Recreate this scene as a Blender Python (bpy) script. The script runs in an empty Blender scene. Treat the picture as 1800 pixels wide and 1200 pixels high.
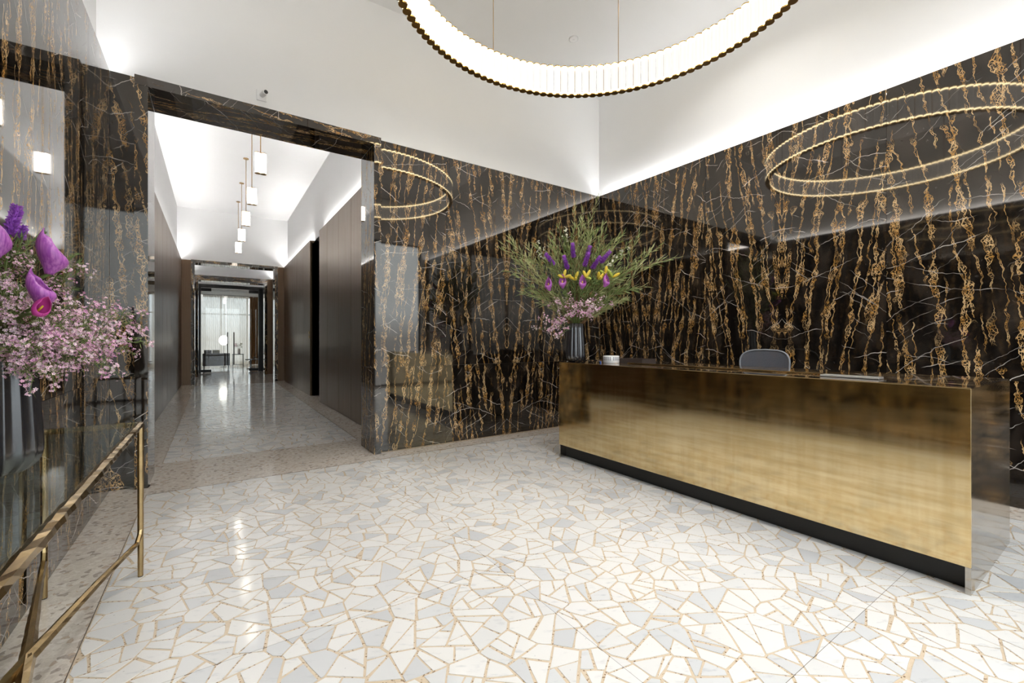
import bpy, bmesh, math, random
from mathutils import Vector, Matrix, noise as mnoise
R = math.radians
random.seed(7)
S = bpy.context.scene
COL = S.collection

# ------------------------------------------------------------------ camera
cam_d = bpy.data.cameras.new('camera'); cam = bpy.data.objects.new('camera', cam_d); COL.objects.link(cam)
cam.location = (0, 0, 1.3); cam.rotation_euler = (R(90), 0, R(-34.21))
cam_d.sensor_width = 36; cam_d.lens = 36 * 770.2 / 1800; cam_d.shift_y = -2.8 / 1800
cam_d.clip_start = 0.02; cam_d.clip_end = 200
S.camera = cam
# ------------------------------------------------------------------ world, colour management, light levels
W = bpy.data.worlds.new('sky'); S.world = W; W.use_nodes = True
_n, _l = W.node_tree.nodes, W.node_tree.links
_tc = _n.new('ShaderNodeTexCoord'); _sx = _n.new('ShaderNodeSeparateXYZ'); _rm = _n.new('ShaderNodeValToRGB')
_l.new(_tc.outputs['Generated'], _sx.inputs[0]); _l.new(_sx.outputs['Z'], _rm.inputs[0]); _l.new(_rm.outputs[0], _n['Background'].inputs[0])
_rm.color_ramp.elements[0].position = 0.0; _rm.color_ramp.elements[0].color = (.42, .42, .43, 1)      # street below the horizon
_rm.color_ramp.elements[1].position = .06; _rm.color_ramp.elements[1].color = (.88, .94, 1.0, 1)      # bright overcast sky
_n['Background'].inputs[1].default_value = 1.7
S.view_settings.view_transform = 'Standard'; S.view_settings.look = 'None'
S.view_settings.gamma = 1; S.view_settings.use_curve_mapping = False
S.view_settings.exposure = 1.2
COVE = 14.5          # cove strips in the hall
COVE_C = 42.0        # cove strips in the corridor
TUBE = 0.38           # glowing glass tubes
FILL = 9.5            # watts of each fill lamp added in the hall ceiling
PEND = 4.5             # pendant tubes in the corridor
TUBE_END = 7.0      # the bright ends of the tubes
try:
    S.cycles.max_bounces = 8; S.cycles.diffuse_bounces = 4; S.cycles.glossy_bounces = 4; S.cycles.use_adaptive_sampling = True; S.cycles.adaptive_threshold = .025
    S.cycles.transparent_max_bounces = 16; S.cycles.use_denoising = True
    S.cycles.sample_clamp_indirect = 6.0; S.cycles.caustics_reflective = False; S.cycles.caustics_refractive = False
except Exception: pass
# room numbers (metres)
XL, XR, YW, ZT = -.743, 5.14, 5.058, 3.616      # polished stone faces and their common top
YB, ZC, ZC2 = -2.0, 5.25, 5.10                  # street side, ceilings
CL, CR, YE = -.77, 1.842, 15.6                  # corridor panel faces, corridor end

# ------------------------------------------------------------------ helpers
class MB:
    def __init__(s): s.v = []; s.f = []; s.m = []; s.uv = []; s.t = []; s.sm = []
    def face(s, idx, m=0, uv=None, t=0.0, smooth=False):
        s.f.append(tuple(idx)); s.m.append(m); s.uv.append(uv); s.t.append(t); s.sm.append(smooth)
    def vert(s, p): s.v.append(tuple(p)); return len(s.v) - 1
    def box(s, x0, x1, y0, y1, z0, z1, m=0, t=0.0):
        b = len(s.v)
        for z in (z0, z1):
            for x, y in ((x0, y0), (x1, y0), (x1, y1), (x0, y1)): s.v.append((x, y, z))
        for q in ((0, 3, 2, 1), (4, 5, 6, 7), (0, 1, 5, 4), (1, 2, 6, 5), (2, 3, 7, 6), (3, 0, 4, 7)):
            s.face([b + i for i in q], m, None, t)
        return s
    def quad(s, a, b, c, d, m=0, uv=None, t=0.0):
        i = [s.vert(p) for p in (a, b, c, d)]; s.face(i, m, uv, t)
    def ring_tube(s, pts, rad, n=10, m=0, cap=True, smooth=True, jit=0.0, t=0.0, up=None):
        pts = [Vector(p) for p in pts]; k = len(pts); rings = []
        prev = None
        for i, p in enumerate(pts):
            tg = (pts[min(i + 1, k - 1)] - pts[max(i - 1, 0)]).normalized()
            if prev is None:
                a = Vector(up) if up else (Vector((0, 0, 1)) if abs(tg.z) < .9 else Vector((1, 0, 0)))
                u = (a - tg * a.dot(tg)).normalized()
            else:
                u = (prev - tg * prev.dot(tg)).normalized()
            prev = u; w = tg.cross(u)
            r = rad(i / (k - 1)) if callable(rad) else rad
            ring = []
            for j in range(n):
                an = 2 * math.pi * j / n
                rr = r * (1 + (random.uniform(-jit, jit) if jit else 0))
                ring.append(s.vert(p + (u * math.cos(an) + w * math.sin(an)) * rr))
            rings.append(ring)
        for a, b in zip(rings, rings[1:]):
            for j in range(n): s.face((a[j], a[(j + 1) % n], b[(j + 1) % n], b[j]), m, None, t, smooth)
        if cap:
            s.face(rings[0][::-1], m, None, t); s.face(rings[-1], m, None, t)
        return s
    def lathe(s, prof, n=24, c=(0, 0, 0), m=0, smooth=True, rib=0.0, nrib=0, cap=True):
        rings = []
        for r, z in prof:
            ring = []
            for j in range(n):
                an = 2 * math.pi * j / n
                rr = r * (1 - rib * abs(math.sin(nrib * an / 2))) if nrib else r
                ring.append(s.vert((c[0] + rr * math.cos(an), c[1] + rr * math.sin(an), c[2] + z)))
            rings.append(ring)
        for a, b in zip(rings, rings[1:]):
            for j in range(n): s.face((a[j], a[(j + 1) % n], b[(j + 1) % n], b[j]), m, None, 0, smooth)
        if cap: s.face(rings[0][::-1], m); s.face(rings[-1], m)
        return s
    def mesh(s, name, mats):
        me = bpy.data.meshes.new(name); me.from_pydata(s.v, [], s.f)
        if not isinstance(mats, (list, tuple)): mats = [mats]
        for x in mats: me.materials.append(x)
        me.polygons.foreach_set('material_index', s.m)
        me.polygons.foreach_set('use_smooth', s.sm)
        if any(u for u in s.uv):
            l = me.uv_layers.new(name='UVMap'); k = 0
            for f, u in zip(s.f, s.uv):
                for j in range(len(f)):
                    l.data[k].uv = u[j] if u else (0, 0); k += 1
        if any(s.t):
            a = me.attributes.new('tone', 'FLOAT', 'FACE'); a.data.foreach_set('value', s.t)
        me.update(); return me
    def build(s, name, mats, parent=None):
        return link(name, s.mesh(name, mats), parent)

def link(name, me, parent=None, loc=None):
    o = bpy.data.objects.new(name, me); COL.objects.link(o)
    if parent is not None: o.parent = parent
    if loc is not None: o.location = loc
    return o
def empty(name, loc=(0, 0, 0), rz=0):
    o = bpy.data.objects.new(name, None); COL.objects.link(o); o.location = loc; o.rotation_euler = (0, 0, rz)
    o.empty_display_size = .05
    return o
def tag(o, label, cat, group=None):
    o['label'] = label; o['category'] = cat
    if group: o['group'] = group
    return o
def struct(o, label=None, cat=None):
    o['kind'] = 'structure'
    if label: o['label'] = label; o['category'] = cat
    return o
def bevel(o, w=.004, seg=2):
    b = o.modifiers.new('bevel', 'BEVEL'); b.width = w; b.segments = seg; b.limit_method = 'ANGLE'
    return o

# ------------------------------------------------------------------ materials
def newmat(name):
    m = bpy.data.materials.new(name); m.use_nodes = True
    nt = m.node_tree; p = nt.nodes['Principled BSDF']
    return m, nt, p
class NT:
    def __init__(s, nt): s.nt = nt
    def n(s, typ, ins=None, **at):
        x = s.nt.nodes.new(typ)
        for k, v in at.items(): setattr(x, k, v)
        for k, v in (ins or {}).items():
            if hasattr(v, 'is_linked') or isinstance(v, bpy.types.NodeSocket): s.nt.links.new(v, x.inputs[k])
            else: x.inputs[k].default_value = v
        return x
    def math(s, op, a, b=0.0, c=0.0):
        return s.n('ShaderNodeMath', {0: a, 1: b, 2: c}, operation=op).outputs[0]
    def vmath(s, op, a, b=(0, 0, 0)):
        return s.n('ShaderNodeVectorMath', {0: a, 1: b}, operation=op).outputs[0]
    def noise(s, vec, scale, detail=2, rough=.5, col=False):
        x = s.n('ShaderNodeTexNoise', {'Vector': vec, 'Scale': scale, 'Detail': detail, 'Roughness': rough})
        return x.outputs['Color' if col else 'Fac']
    def smooth(s, v, a, b, lo=0.0, hi=1.0):
        return s.n('ShaderNodeMapRange', {0: v, 1: a, 2: b, 3: lo, 4: hi}, interpolation_type='SMOOTHSTEP').outputs[0]
    def mix(s, f, a, b):
        x = s.n('ShaderNodeMix', data_type='RGBA')
        for k, v in ((0, f), (6, a), (7, b)):
            if isinstance(v, bpy.types.NodeSocket): s.nt.links.new(v, x.inputs[k])
            else: x.inputs[k].default_value = v if k == 0 else (tuple(v) + (1,))[:4]
        return x.outputs[2]
    def link(s, a, b): s.nt.links.new(a, b)

def plain(name, col, rough=.5, metal=0.0, ior=1.45, emit=None, estr=0.0, var=0.06, vscale=8.0, trans=0.0):
    """a procedural material: base colour with a faint noise mottling"""
    m, nt, p = newmat(name); h = NT(nt)
    tc = h.n('ShaderNodeTexCoord').outputs['Object']
    nz = h.noise(tc, vscale, 3)
    c = Vector(col)
    h.link(h.mix(nz, tuple(c * (1 - var)), tuple(min(1, x) for x in c * (1 + var))), p.inputs['Base Color'])
    p.inputs['Roughness'].default_value = rough; p.inputs['Metallic'].default_value = metal; p.inputs['IOR'].default_value = ior
    if emit: p.inputs['Emission Color'].default_value = (*emit, 1); p.inputs['Emission Strength'].default_value = estr
    return m

def marble_mat():
    m, nt, p = newmat('black_gold_marble'); h = NT(nt)
    uv = h.n('ShaderNodeTexCoord').outputs['UV']
    sp = h.n('ShaderNodeSeparateXYZ', {0: uv}); U, Vv = sp.outputs[0], sp.outputs[1]
    def add(*a):
        r = a[0]
        for x in a[1:]: r = h.math('ADD', r, x)
        return r
    def mul(a, b): return h.math('MULTIPLY', a, b)
    def n2(x, y, det=1.0, rough=.5):
        return h.noise(h.n('ShaderNodeCombineXYZ', {0: x, 1: y, 2: 0.0}).outputs[0], 1.0, det, rough)
    def wn(i, k): return h.n('ShaderNodeTexWhiteNoise', {'W': h.math('ADD', i, k)}, noise_dimensions='1D').outputs['Value']
    fine = h.noise(uv, 34, 3, .6); med = h.noise(uv, 9, 2)
    uvw = h.vmath('ADD', uv, h.vmath('MULTIPLY', h.vmath('SUBTRACT', h.noise(uv, 26, 2, .6, col=True), (.5, .5, .5)), (.030, .036, 0)))
    vor = h.n('ShaderNodeTexVoronoi', {'Vector': h.vmath('MULTIPLY', uvw, (1.0, .70, 1)), 'Scale': 62.0}, feature='DISTANCE_TO_EDGE').outputs['Distance']
    def strand(dist, th): return h.math('SUBTRACT', 1.0, h.smooth(h.math('DIVIDE', dist, th), .55, 1.0))
    def chains(s_, seed, wmax, tilt, dens, thk):
        """upright chains: two strands that part and meet again, lacework between them"""
        x = add(U, mul(Vv, tilt), mul(h.math('SUBTRACT', n2(mul(U, 1.1), add(mul(Vv, .8), seed)), .5), .22))
        c = h.math('DIVIDE', x, s_); i = h.math('FLOOR', c); fr = mul(h.math('SUBTRACT', h.math('SUBTRACT', c, i), .5), s_)
        key = add(mul(i, 5.37), seed)
        wob = add(mul(h.math('SUBTRACT', n2(key, mul(Vv, 2.2)), .5), .10), mul(h.math('SUBTRACT', n2(add(key, 40.0), mul(Vv, 12.0)), .5), .050), mul(h.math('SUBTRACT', n2(add(key, 80.0), mul(Vv, 42.0)), .5), .016), mul(h.math('SUBTRACT', fine, .5), .010))
        dx = h.math('ABSOLUTE', add(fr, wob, mul(h.math('SUBTRACT', wn(i, seed), .5), s_ * .35)))
        wd = mul(h.math('MAXIMUM', h.math('SUBTRACT', n2(add(key, 17.0), mul(Vv, 5.0), 3.0, .6), .43), 0.0), wmax)
        on = h.smooth(n2(add(key, 61.0), mul(Vv, 1.6), 2.0), .52 - dens, .60 - dens)
        th = add(thk * .5, mul(h.smooth(med, .3, .75), thk))
        line = strand(h.math('ABSOLUTE', h.math('SUBTRACT', dx, wd)), th)
        line = mul(line, h.smooth(n2(add(key, 23.0), mul(Vv, 22.0), 2.0), .36, .46))
        inside = h.smooth(h.math('SUBTRACT', wd, dx), 0.0, .004)
        net = mul(inside, strand(vor, add(.02, mul(h.smooth(fine, .35, .75), .20))))
        blob = mul(inside, h.smooth(fine, .63, .68))
        return mul(h.math('MAXIMUM', line, h.math('MAXIMUM', net, blob)), on), mul(inside, on)
    a1, in1 = chains(.175, 3.0, .15, .10, .10, .0026)
    a2, in2 = chains(.225, 71.0, .13, .06, .09, .0025)
    a3, in3 = chains(.110, 143.0, .045, .13, .09, .0021)
    gold = h.math('MAXIMUM', a1, h.math('MAXIMUM', a2, a3)); inside = h.math('MAXIMUM', in1, in2)
    # pale cross veins about 25 degrees off level: long, thin, broken
    def cross(s_, seed, th, lo, ang):
        rs = h.n('ShaderNodeSeparateXYZ', {0: h.n('ShaderNodeVectorRotate', {'Vector': uv, 'Angle': R(ang)}).outputs[0]}); A, B_ = rs.outputs[0], rs.outputs[1]
        y = add(B_, mul(h.math('SUBTRACT', n2(add(mul(A, 1.3), seed), mul(B_, 1.0)), .5), .30))
        c = h.math('DIVIDE', y, s_); i = h.math('FLOOR', c); fr = mul(h.math('SUBTRACT', h.math('SUBTRACT', c, i), .5), s_)
        key = add(mul(i, 7.13), seed)
        wob = add(mul(h.math('SUBTRACT', n2(mul(A, 3.0), key), .5), s_ * .55), mul(h.math('SUBTRACT', n2(mul(A, 17.0), key), .5), .030), mul(h.math('SUBTRACT', fine, .5), .008))
        on = h.smooth(n2(mul(A, 1.7), add(key, 9.0), 2.0), lo, lo + .06)
        return mul(strand(h.math('ABSOLUTE', add(fr, wob)), add(th * .35, mul(h.smooth(n2(mul(A, 6.0), key), .3, .7), th))), on)
    white = h.math('MAXIMUM', cross(.23, 5.0, .0036, .54, -26), h.math('MAXIMUM', mul(cross(.060, 31.0, .0025, .56, -40), .6), mul(cross(.15, 57.0, .0030, .56, 14), .8)))
    # ground
    cl = h.smooth(h.noise(h.vmath('MULTIPLY', uvw, (3, 1.4, 1)), 2.2, 4), .42, .75)
    base = h.mix(cl, (.0050, .0042, .0037), (.034, .026, .0205))
    fleck = h.smooth(h.noise(h.vmath('MULTIPLY', uvw, (1, .6, 1)), 30, 2), .66, .74)
    base = h.mix(mul(fleck, .45), base, (.070, .060, .054))
    base = h.mix(mul(inside, .25), base, (.055, .034, .014))
    gc = h.mix(h.smooth(med, .35, .65), (.50, .255, .060), (.68, .46, .23))
    c1 = h.mix(mul(gold, .92), base, gc)
    c2 = h.mix(mul(white, .85), c1, (.66, .60, .55))
    h.link(c2, p.inputs['Base Color'])
    p.inputs['Roughness'].default_value = .035; p.inputs['IOR'].default_value = 1.82; p.inputs['Specular Tint'].default_value = (1, .93, .85, 1)
    return m

def stone_mat():
    m, nt, p = newmat('paving_marble'); h = NT(nt)
    tc = h.n('ShaderNodeTexCoord').outputs['Object']
    tn = h.n('ShaderNodeAttribute', attribute_name='tone').outputs['Fac']
    r = h.n('ShaderNodeValToRGB', {'Fac': tn}); e = r.color_ramp.elements
    e[0].position = 0; e[0].color = (.82, .80, .765, 1); e[1].position = 1; e[1].color = (.58, .583, .587, 1)
    for pos, c in ((.35, (.82, .80, .77, 1)), (.5, (.76, .745, .72, 1)), (.65, (.70, .70, .695, 1)), (.85, (.645, .646, .648, 1))):
        x = r.color_ramp.elements.new(pos); x.color = c
    off = h.vmath('ADD', tc, h.n('ShaderNodeCombineXYZ', {0: h.math('MULTIPLY', tn, 37.0), 1: h.math('MULTIPLY', tn, 91.0), 2: 0.0}).outputs[0])
    rr = h.n('ShaderNodeVectorRotate', {'Vector': off, 'Angle': R(30)}).outputs[0]
    v = h.noise(h.vmath('MULTIPLY', rr, (9, 26, 1)), 1.0, 4, .6)
    vein = h.smooth(v, .56, .72)
    c = h.mix(h.math('MULTIPLY', vein, .45), r.outputs[0], (.45, .46, .48))
    sp = h.smooth(h.noise(off, 60, 2), .73, .77)
    c = h.mix(h.math('MULTIPLY', sp, .55), c, (.28, .27, .26))
    h.link(c, p.inputs['Base Color']); p.inputs['Roughness'].default_value = .10; p.inputs['IOR'].default_value = 1.5
    return m
def grout_mat():
    m, nt, p = newmat('sand_grout'); h = NT(nt)
    tc = h.n('ShaderNodeTexCoord').outputs['Object']
    c = h.mix(h.noise(tc, 60, 3), (.62, .49, .34), (.76, .64, .49))
    v = h.n('ShaderNodeTexVoronoi', {'Vector': tc, 'Scale': 170.0}); s_ = h.n('ShaderNodeSeparateColor', {0: v.outputs['Color']}).outputs[0]
    c = h.mix(h.smooth(s_, .90, .94), c, (.30, .20, .12))
    h.link(c, p.inputs['Base Color']); p.inputs['Roughness'].default_value = .16
    return m
def terrazzo_mat():
    m, nt, p = newmat('beige_terrazzo'); h = NT(nt)
    tc = h.n('ShaderNodeTexCoord').outputs['Object']
    wob = h.vmath('ADD', tc, h.vmath('MULTIPLY', h.noise(tc, 30, 2, col=True), (.02, .02, .02)))
    v = h.n('ShaderNodeTexVoronoi', {'Vector': wob, 'Scale': 42.0})
    s_ = h.n('ShaderNodeSeparateColor', {0: v.outputs['Color']})
    r = h.n('ShaderNodeValToRGB', {'Fac': s_.outputs[0]}); r.color_ramp.interpolation = 'CONSTANT'
    e = r.color_ramp.elements; e[0].position = 0; e[0].color = (.66, .59, .51, 1); e[1].position = .93; e[1].color = (.30, .24, .20, 1)
    for pos, c in ((.35, (.72, .65, .57, 1)), (.6, (.60, .53, .46, 1)), (.75, (.78, .72, .65, 1)), (.87, (.48, .35, .25, 1))):
        x = r.color_ramp.elements.new(pos); x.color = c
    v2 = h.n('ShaderNodeTexVoronoi', {'Vector': wob, 'Scale': 150.0})
    s2 = h.n('ShaderNodeSeparateColor', {0: v2.outputs['Color']}).outputs[1]
    c = h.mix(.35, r.outputs[0], h.mix(s2, (.54, .47, .39), (.78, .72, .64)))
    h.link(c, p.inputs['Base Color']); p.inputs['Roughness'].default_value = .11
    return m
def wood_mat():
    m, nt, p = newmat('dark_bronze_wood'); h = NT(nt)
    tc = h.n('ShaderNodeTexCoord').outputs['Object']
    g = h.noise(h.vmath('MULTIPLY', tc, (60, 60, 1.2)), 1.0, 3)
    g2 = h.noise(h.vmath('MULTIPLY', tc, (4, 4, .2)), 1.0, 2)
    c = h.mix(g, (.095, .058, .034), (.165, .108, .066))
    c = h.mix(h.math('MULTIPLY', g2, .5), c, (.120, .076, .046))
    h.link(c, p.inputs['Base Color']); p.inputs['Metallic'].default_value = .75
    h.link(h.smooth(g, .2, .8, .30, .40), p.inputs['Roughness'])
    return m
def brass_mat(name, a, b, r0, r1):
    m, nt, p = newmat(name); h = NT(nt)
    tc = h.n('ShaderNodeTexCoord').outputs['Object']
    s1 = h.noise(h.vmath('MULTIPLY', tc, (1.6, 1.6, 26)), 1.0, 4, .6)
    s2 = h.noise(h.vmath('MULTIPLY', tc, (26, 26, 1.3)), 1.0, 3, .6)
    bl = h.noise(tc, 1.6, 3)
    f = h.math('ADD', h.math('MULTIPLY', s1, .55), h.math('ADD', h.math('MULTIPLY', s2, .25), h.math('MULTIPLY', bl, .2)))
    h.link(h.mix(h.smooth(f, .36, .64), a, b), p.inputs['Base Color'])
    p.inputs['Metallic'].default_value = 1
    h.link(h.smooth(f, .35, .65, r0, r1), p.inputs['Roughness'])
    bm = h.n('ShaderNodeBump', {'Strength': .02, 'Distance': .001, 'Height': h.noise(h.vmath('MULTIPLY', tc, (3, 3, 300)), 1.0, 2)})
    h.link(bm.outputs[0], p.inputs['Normal'])
    return m
def glass_mat(name, tint, ior=1.5, rough=0.0):
    m = bpy.data.materials.new(name); m.use_nodes = True; nt = m.node_tree; nt.nodes.clear(); h = NT(nt)
    tc = h.n('ShaderNodeTexCoord').outputs['Object']
    tr = h.n('ShaderNodeBsdfTransparent'); h.link(h.mix(h.noise(tc, 2, 1), tint, tuple(x * .99 for x in tint)), tr.inputs[0])
    gl = h.n('ShaderNodeBsdfGlossy', {'Roughness': rough})
    bf = h.n('ShaderNodeNewGeometry').outputs['Backfacing']
    fr = h.n('ShaderNodeFresnel', {'IOR': h.math('ADD', ior, h.math('MULTIPLY', bf, 1 / ior - ior))})
    mx = h.n('ShaderNodeMixShader', {0: fr.outputs[0], 1: tr.outputs[0], 2: gl.outputs[0]})
    o = h.n('ShaderNodeOutputMaterial'); h.link(mx.outputs[0], o.inputs[0])
    return m
def sheer_mat():
    m = bpy.data.materials.new('sheer_fabric'); m.use_nodes = True; nt = m.node_tree; nt.nodes.clear(); h = NT(nt)
    tc = h.n('ShaderNodeTexCoord').outputs['Object']
    c = h.mix(h.noise(h.vmath('MULTIPLY', tc, (40, 40, 4)), 1, 2), (.66, .60, .52), (.76, .70, .62))
    d = h.n('ShaderNodeBsdfDiffuse', {0: c}); t = h.n('ShaderNodeBsdfTranslucent', {0: c}); x = h.n('ShaderNodeBsdfTransparent')
    a = h.n('ShaderNodeMixShader', {0: .5, 1: d.outputs[0], 2: t.outputs[0]})
    b = h.n('ShaderNodeMixShader', {0: .13, 1: a.outputs[0], 2: x.outputs[0]})
    o = h.n('ShaderNodeOutputMaterial'); h.link(b.outputs[0], o.inputs[0])
    return m
def tone_mat(name, stops, rough=.6, spec=.3, trans=0.0):
    """colour picked by the per-face tone of each small leaf or petal"""
    m, nt, p = newmat(name); h = NT(nt)
    tn = h.n('ShaderNodeAttribute', attribute_name='tone').outputs['Fac']
    r = h.n('ShaderNodeValToRGB', {'Fac': tn}); e = r.color_ramp.elements
    e[0].position = stops[0][0]; e[0].color = (*stops[0][1], 1); e[1].position = stops[-1][0]; e[1].color = (*stops[-1][1], 1)
    for pos, c in stops[1:-1]: x = r.color_ramp.elements.new(pos); x.color = (*c, 1)
    tc = h.n('ShaderNodeTexCoord').outputs['Object']
    c = h.mix(h.math('MULTIPLY', h.noise(tc, 40, 2), .25), r.outputs[0], tuple(x * .7 for x in stops[-1][1]))
    h.link(c, p.inputs['Base Color']); p.inputs['Roughness'].default_value = rough
    p.inputs['Specular IOR Level'].default_value = spec
    return m
def glow(name, col, st):
    m, nt, p = newmat(name); h = NT(nt)
    tc = h.n('ShaderNodeTexCoord').outputs['Object']
    h.link(h.mix(h.noise(tc, 3, 1), col, tuple(x * .97 for x in col)), p.inputs['Emission Color'])
    p.inputs['Base Color'].default_value = (.15, .145, .14, 1); p.inputs['Roughness'].default_value = .3
    p.inputs['Emission Strength'].default_value = st
    return m

M = {}
M['marble'] = marble_mat(); M['stone'] = stone_mat(); M['grout'] = grout_mat(); M['terrazzo'] = terrazzo_mat(); M['wood'] = wood_mat()
M['white'] = plain('white_plaster', (.86, .86, .86), .75, var=.012, vscale=3)
M['joint'] = plain('grey_joint_filler', (.20, .19, .18), .5)
M['strip'] = plain('dark_metal_strip', (.16, .13, .10), .35, 1.0)
M['brass'] = brass_mat('brushed_brass', (.66, .50, .25), (.84, .69, .42), .075, .12)
M['nickel'] = brass_mat('aged_nickel_brass', (.44, .41, .37), (.56, .53, .48), .10, .17)
M['bronze'] = plain('hammered_bronze', (.40, .285, .14), .26, 1.0, var=.35, vscale=14)
M['gold'] = plain('satin_gold', (.42, .26, .09), .3, 1.0, var=.1, vscale=20)
M['black'] = plain('black_lacquer', (.012, .011, .010), .35)
M['blackmetal'] = plain('black_metal', (.015, .015, .016), .4, .3)
M['glass'] = glass_mat('table_glass', (.88, .93, .90)); M['pane'] = glass_mat('clear_pane', (.95, .97, .97))
M['sheer'] = sheer_mat()
M['tube'] = glow('glowing_tube_glass', (1, .965, .91), TUBE); M['tube_end'] = glow('tube_lamp_end', (1, .84, .52), TUBE_END)
M['pend'] = glow('pendant_tube_glass', (1, .94, .85), PEND)
M['cove'] = glow('cove_led', (.98, .985, 1.0), COVE); M['cove_c'] = glow('corridor_cove_led', (1, .98, .96), COVE_C)
M['fill_lens'] = glow('fill_lamp_lens', (1, .95, .88), 6.0)
M['vase'] = plain('gunmetal_glaze', (.020, .020, .024), .22, .0, 1.9, var=.3, vscale=25)
M['chairmesh'] = None
M['rubber'] = plain('black_plastic', (.02, .02, .022), .5)
M['grey'] = plain('grey_plastic', (.25, .26, .28), .4)
M['fabric'] = plain('charcoal_fabric', (.05, .05, .055), .9, vscale=80, var=.3)
M['whiteplastic'] = plain('white_plastic', (.85, .85, .85), .4, var=.01)
M['print'] = plain('grey_print', (.18, .18, .22), .6)
M['silver'] = plain('silver_aluminium', (.72, .71, .70), .3, .8, var=.04)
M['blue'] = plain('blue_plastic', (.03, .12, .45), .4)
M['tan'] = plain('tan_fabric', (.30, .15, .055), .85, vscale=30, var=.15)
M['brownfab'] = plain('brown_leather', (.045, .032, .027), .5, vscale=30, var=.2)
M['olive'] = plain('olive_fabric', (.30, .25, .10), .8, vscale=30)
M['ceramic'] = plain('taupe_ceramic', (.33, .27, .22), .5)
M['stem'] = plain('green_stem', (.13, .18, .05), .6, vscale=30, var=.25)
M['twig'] = plain('red_brown_twig', (.20, .105, .05), .7, vscale=30, var=.25)
M['leaf'] = tone_mat('needle_leaf', [(0, (.06, .13, .03)), (.5, (.20, .26, .075)), (1, (.46, .46, .22))])
M['petal'] = tone_mat('wax_petal', [(0, (.90, .76, .74)), (.5, (.84, .54, .62)), (1, (.62, .24, .45))])
M['whitepetal'] = tone_mat('white_petal', [(0, (.85, .83, .74)), (1, (.75, .72, .55))])
M['purple'] = tone_mat('violet_floret', [(0, (.50, .16, .66)), (1, (.27, .06, .46))])
M['yellow'] = tone_mat('yellow_bud', [(0, (.72, .48, .04)), (.6, (.66, .52, .07)), (1, (.35, .42, .06))])

def calla_mat():
    m, nt, p = newmat('violet_spathe'); h = NT(nt)
    tc = h.n('ShaderNodeTexCoord').outputs['Generated']
    n = h.noise(h.vmath('MULTIPLY', tc, (14, 14, 1.2)), 1, 3)
    c = h.mix(h.smooth(n, .3, .7), (.30, .055, .34), (.52, .17, .50))
    h.link(c, p.inputs['Base Color']); p.inputs['Roughness'].default_value = .35
    p.inputs['Subsurface Weight'].default_value = 0
    return m
M['calla'] = calla_mat()
M['magenta'] = plain('magenta_spathe', (.52, .05, .28), .4, var=.15, vscale=30)
def chair_mesh_mat():
    m = bpy.data.materials.new('chair_mesh_fabric'); m.use_nodes = True; nt = m.node_tree; h = NT(nt); p = nt.nodes['Principled BSDF']
    tc = h.n('ShaderNodeTexCoord').outputs['Object']
    h.link(h.mix(h.noise(tc, 90, 2), (.075, .08, .10), (.115, .12, .14)), p.inputs['Base Color']); p.inputs['Roughness'].default_value = .7
    t = h.n('ShaderNodeBsdfTransparent'); mx = h.n('ShaderNodeMixShader', {0: .14, 1: p.outputs[0], 2: t.outputs[0]})
    h.link(mx.outputs[0], nt.nodes['Material Output'].inputs[0]); return m
M['chairmesh'] = chair_mesh_mat()

# ================================================================== STRUCTURE
def slab(parent, o, du, dv, w, hgt, nrm, thick=.02, flip=False, uoff=0.0, voff=0.0, gap=.0012, swap=False, name='marble_slab'):
    """a stone slab: face from corner o along unit du (w) and dv (hgt), thickness behind the face"""
    o, du, dv, nrm = Vector(o), Vector(du), Vector(dv), Vector(nrm)
    b = MB(); pts = []
    for u, v in ((gap, gap), (w - gap, gap), (w - gap, hgt - gap), (gap, hgt - gap)): pts.append((u, v))
    def uvp(u, v):
        uu = (w - u) if flip else u
        return (v + voff, uu + uoff) if swap else (uu + uoff, v + voff)
    F = [o + du * u + dv * v for u, v in pts]; B = [x - nrm * thick for x in F]
    iF = [b.vert(x) for x in F]; iB = [b.vert(x) for x in B]
    uv = [uvp(*x) for x in pts]
    b.face(iF, 0, uv); b.face(iB[::-1], 0, uv[::-1])
    for k in range(4):
        j = (k + 1) % 4; b.face((iF[k], iB[k], iB[j], iF[j]), 0, [uv[k], uv[k], uv[j], uv[j]])
    ob = b.build(name, M['marble'], parent)
    # make the front face look along nrm
    me = ob.data
    if me.polygons[0].normal.dot(nrm) < 0: me.flip_normals()
    return ob
ZJ = .98
def slab_column(parent, o, du, w, nrm, k, base=0.0, top=ZT):
    """book-matched pair logic: slab k mirrors slab k-1"""
    fl = k % 2 == 1; uo = 3.1 * (k // 2)
    slab(parent, o, du, (0, 0, 1), w, ZJ - base, nrm, flip=fl, uoff=uo + .4, voff=1.7 * (k // 2) + 40)
    o2 = Vector(o) + Vector((0, 0, ZJ - base))
    slab(parent, o2, du, (0, 0, 1), w, top - ZJ, nrm, flip=fl, uoff=uo, voff=1.7 * (k // 2))

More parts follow.
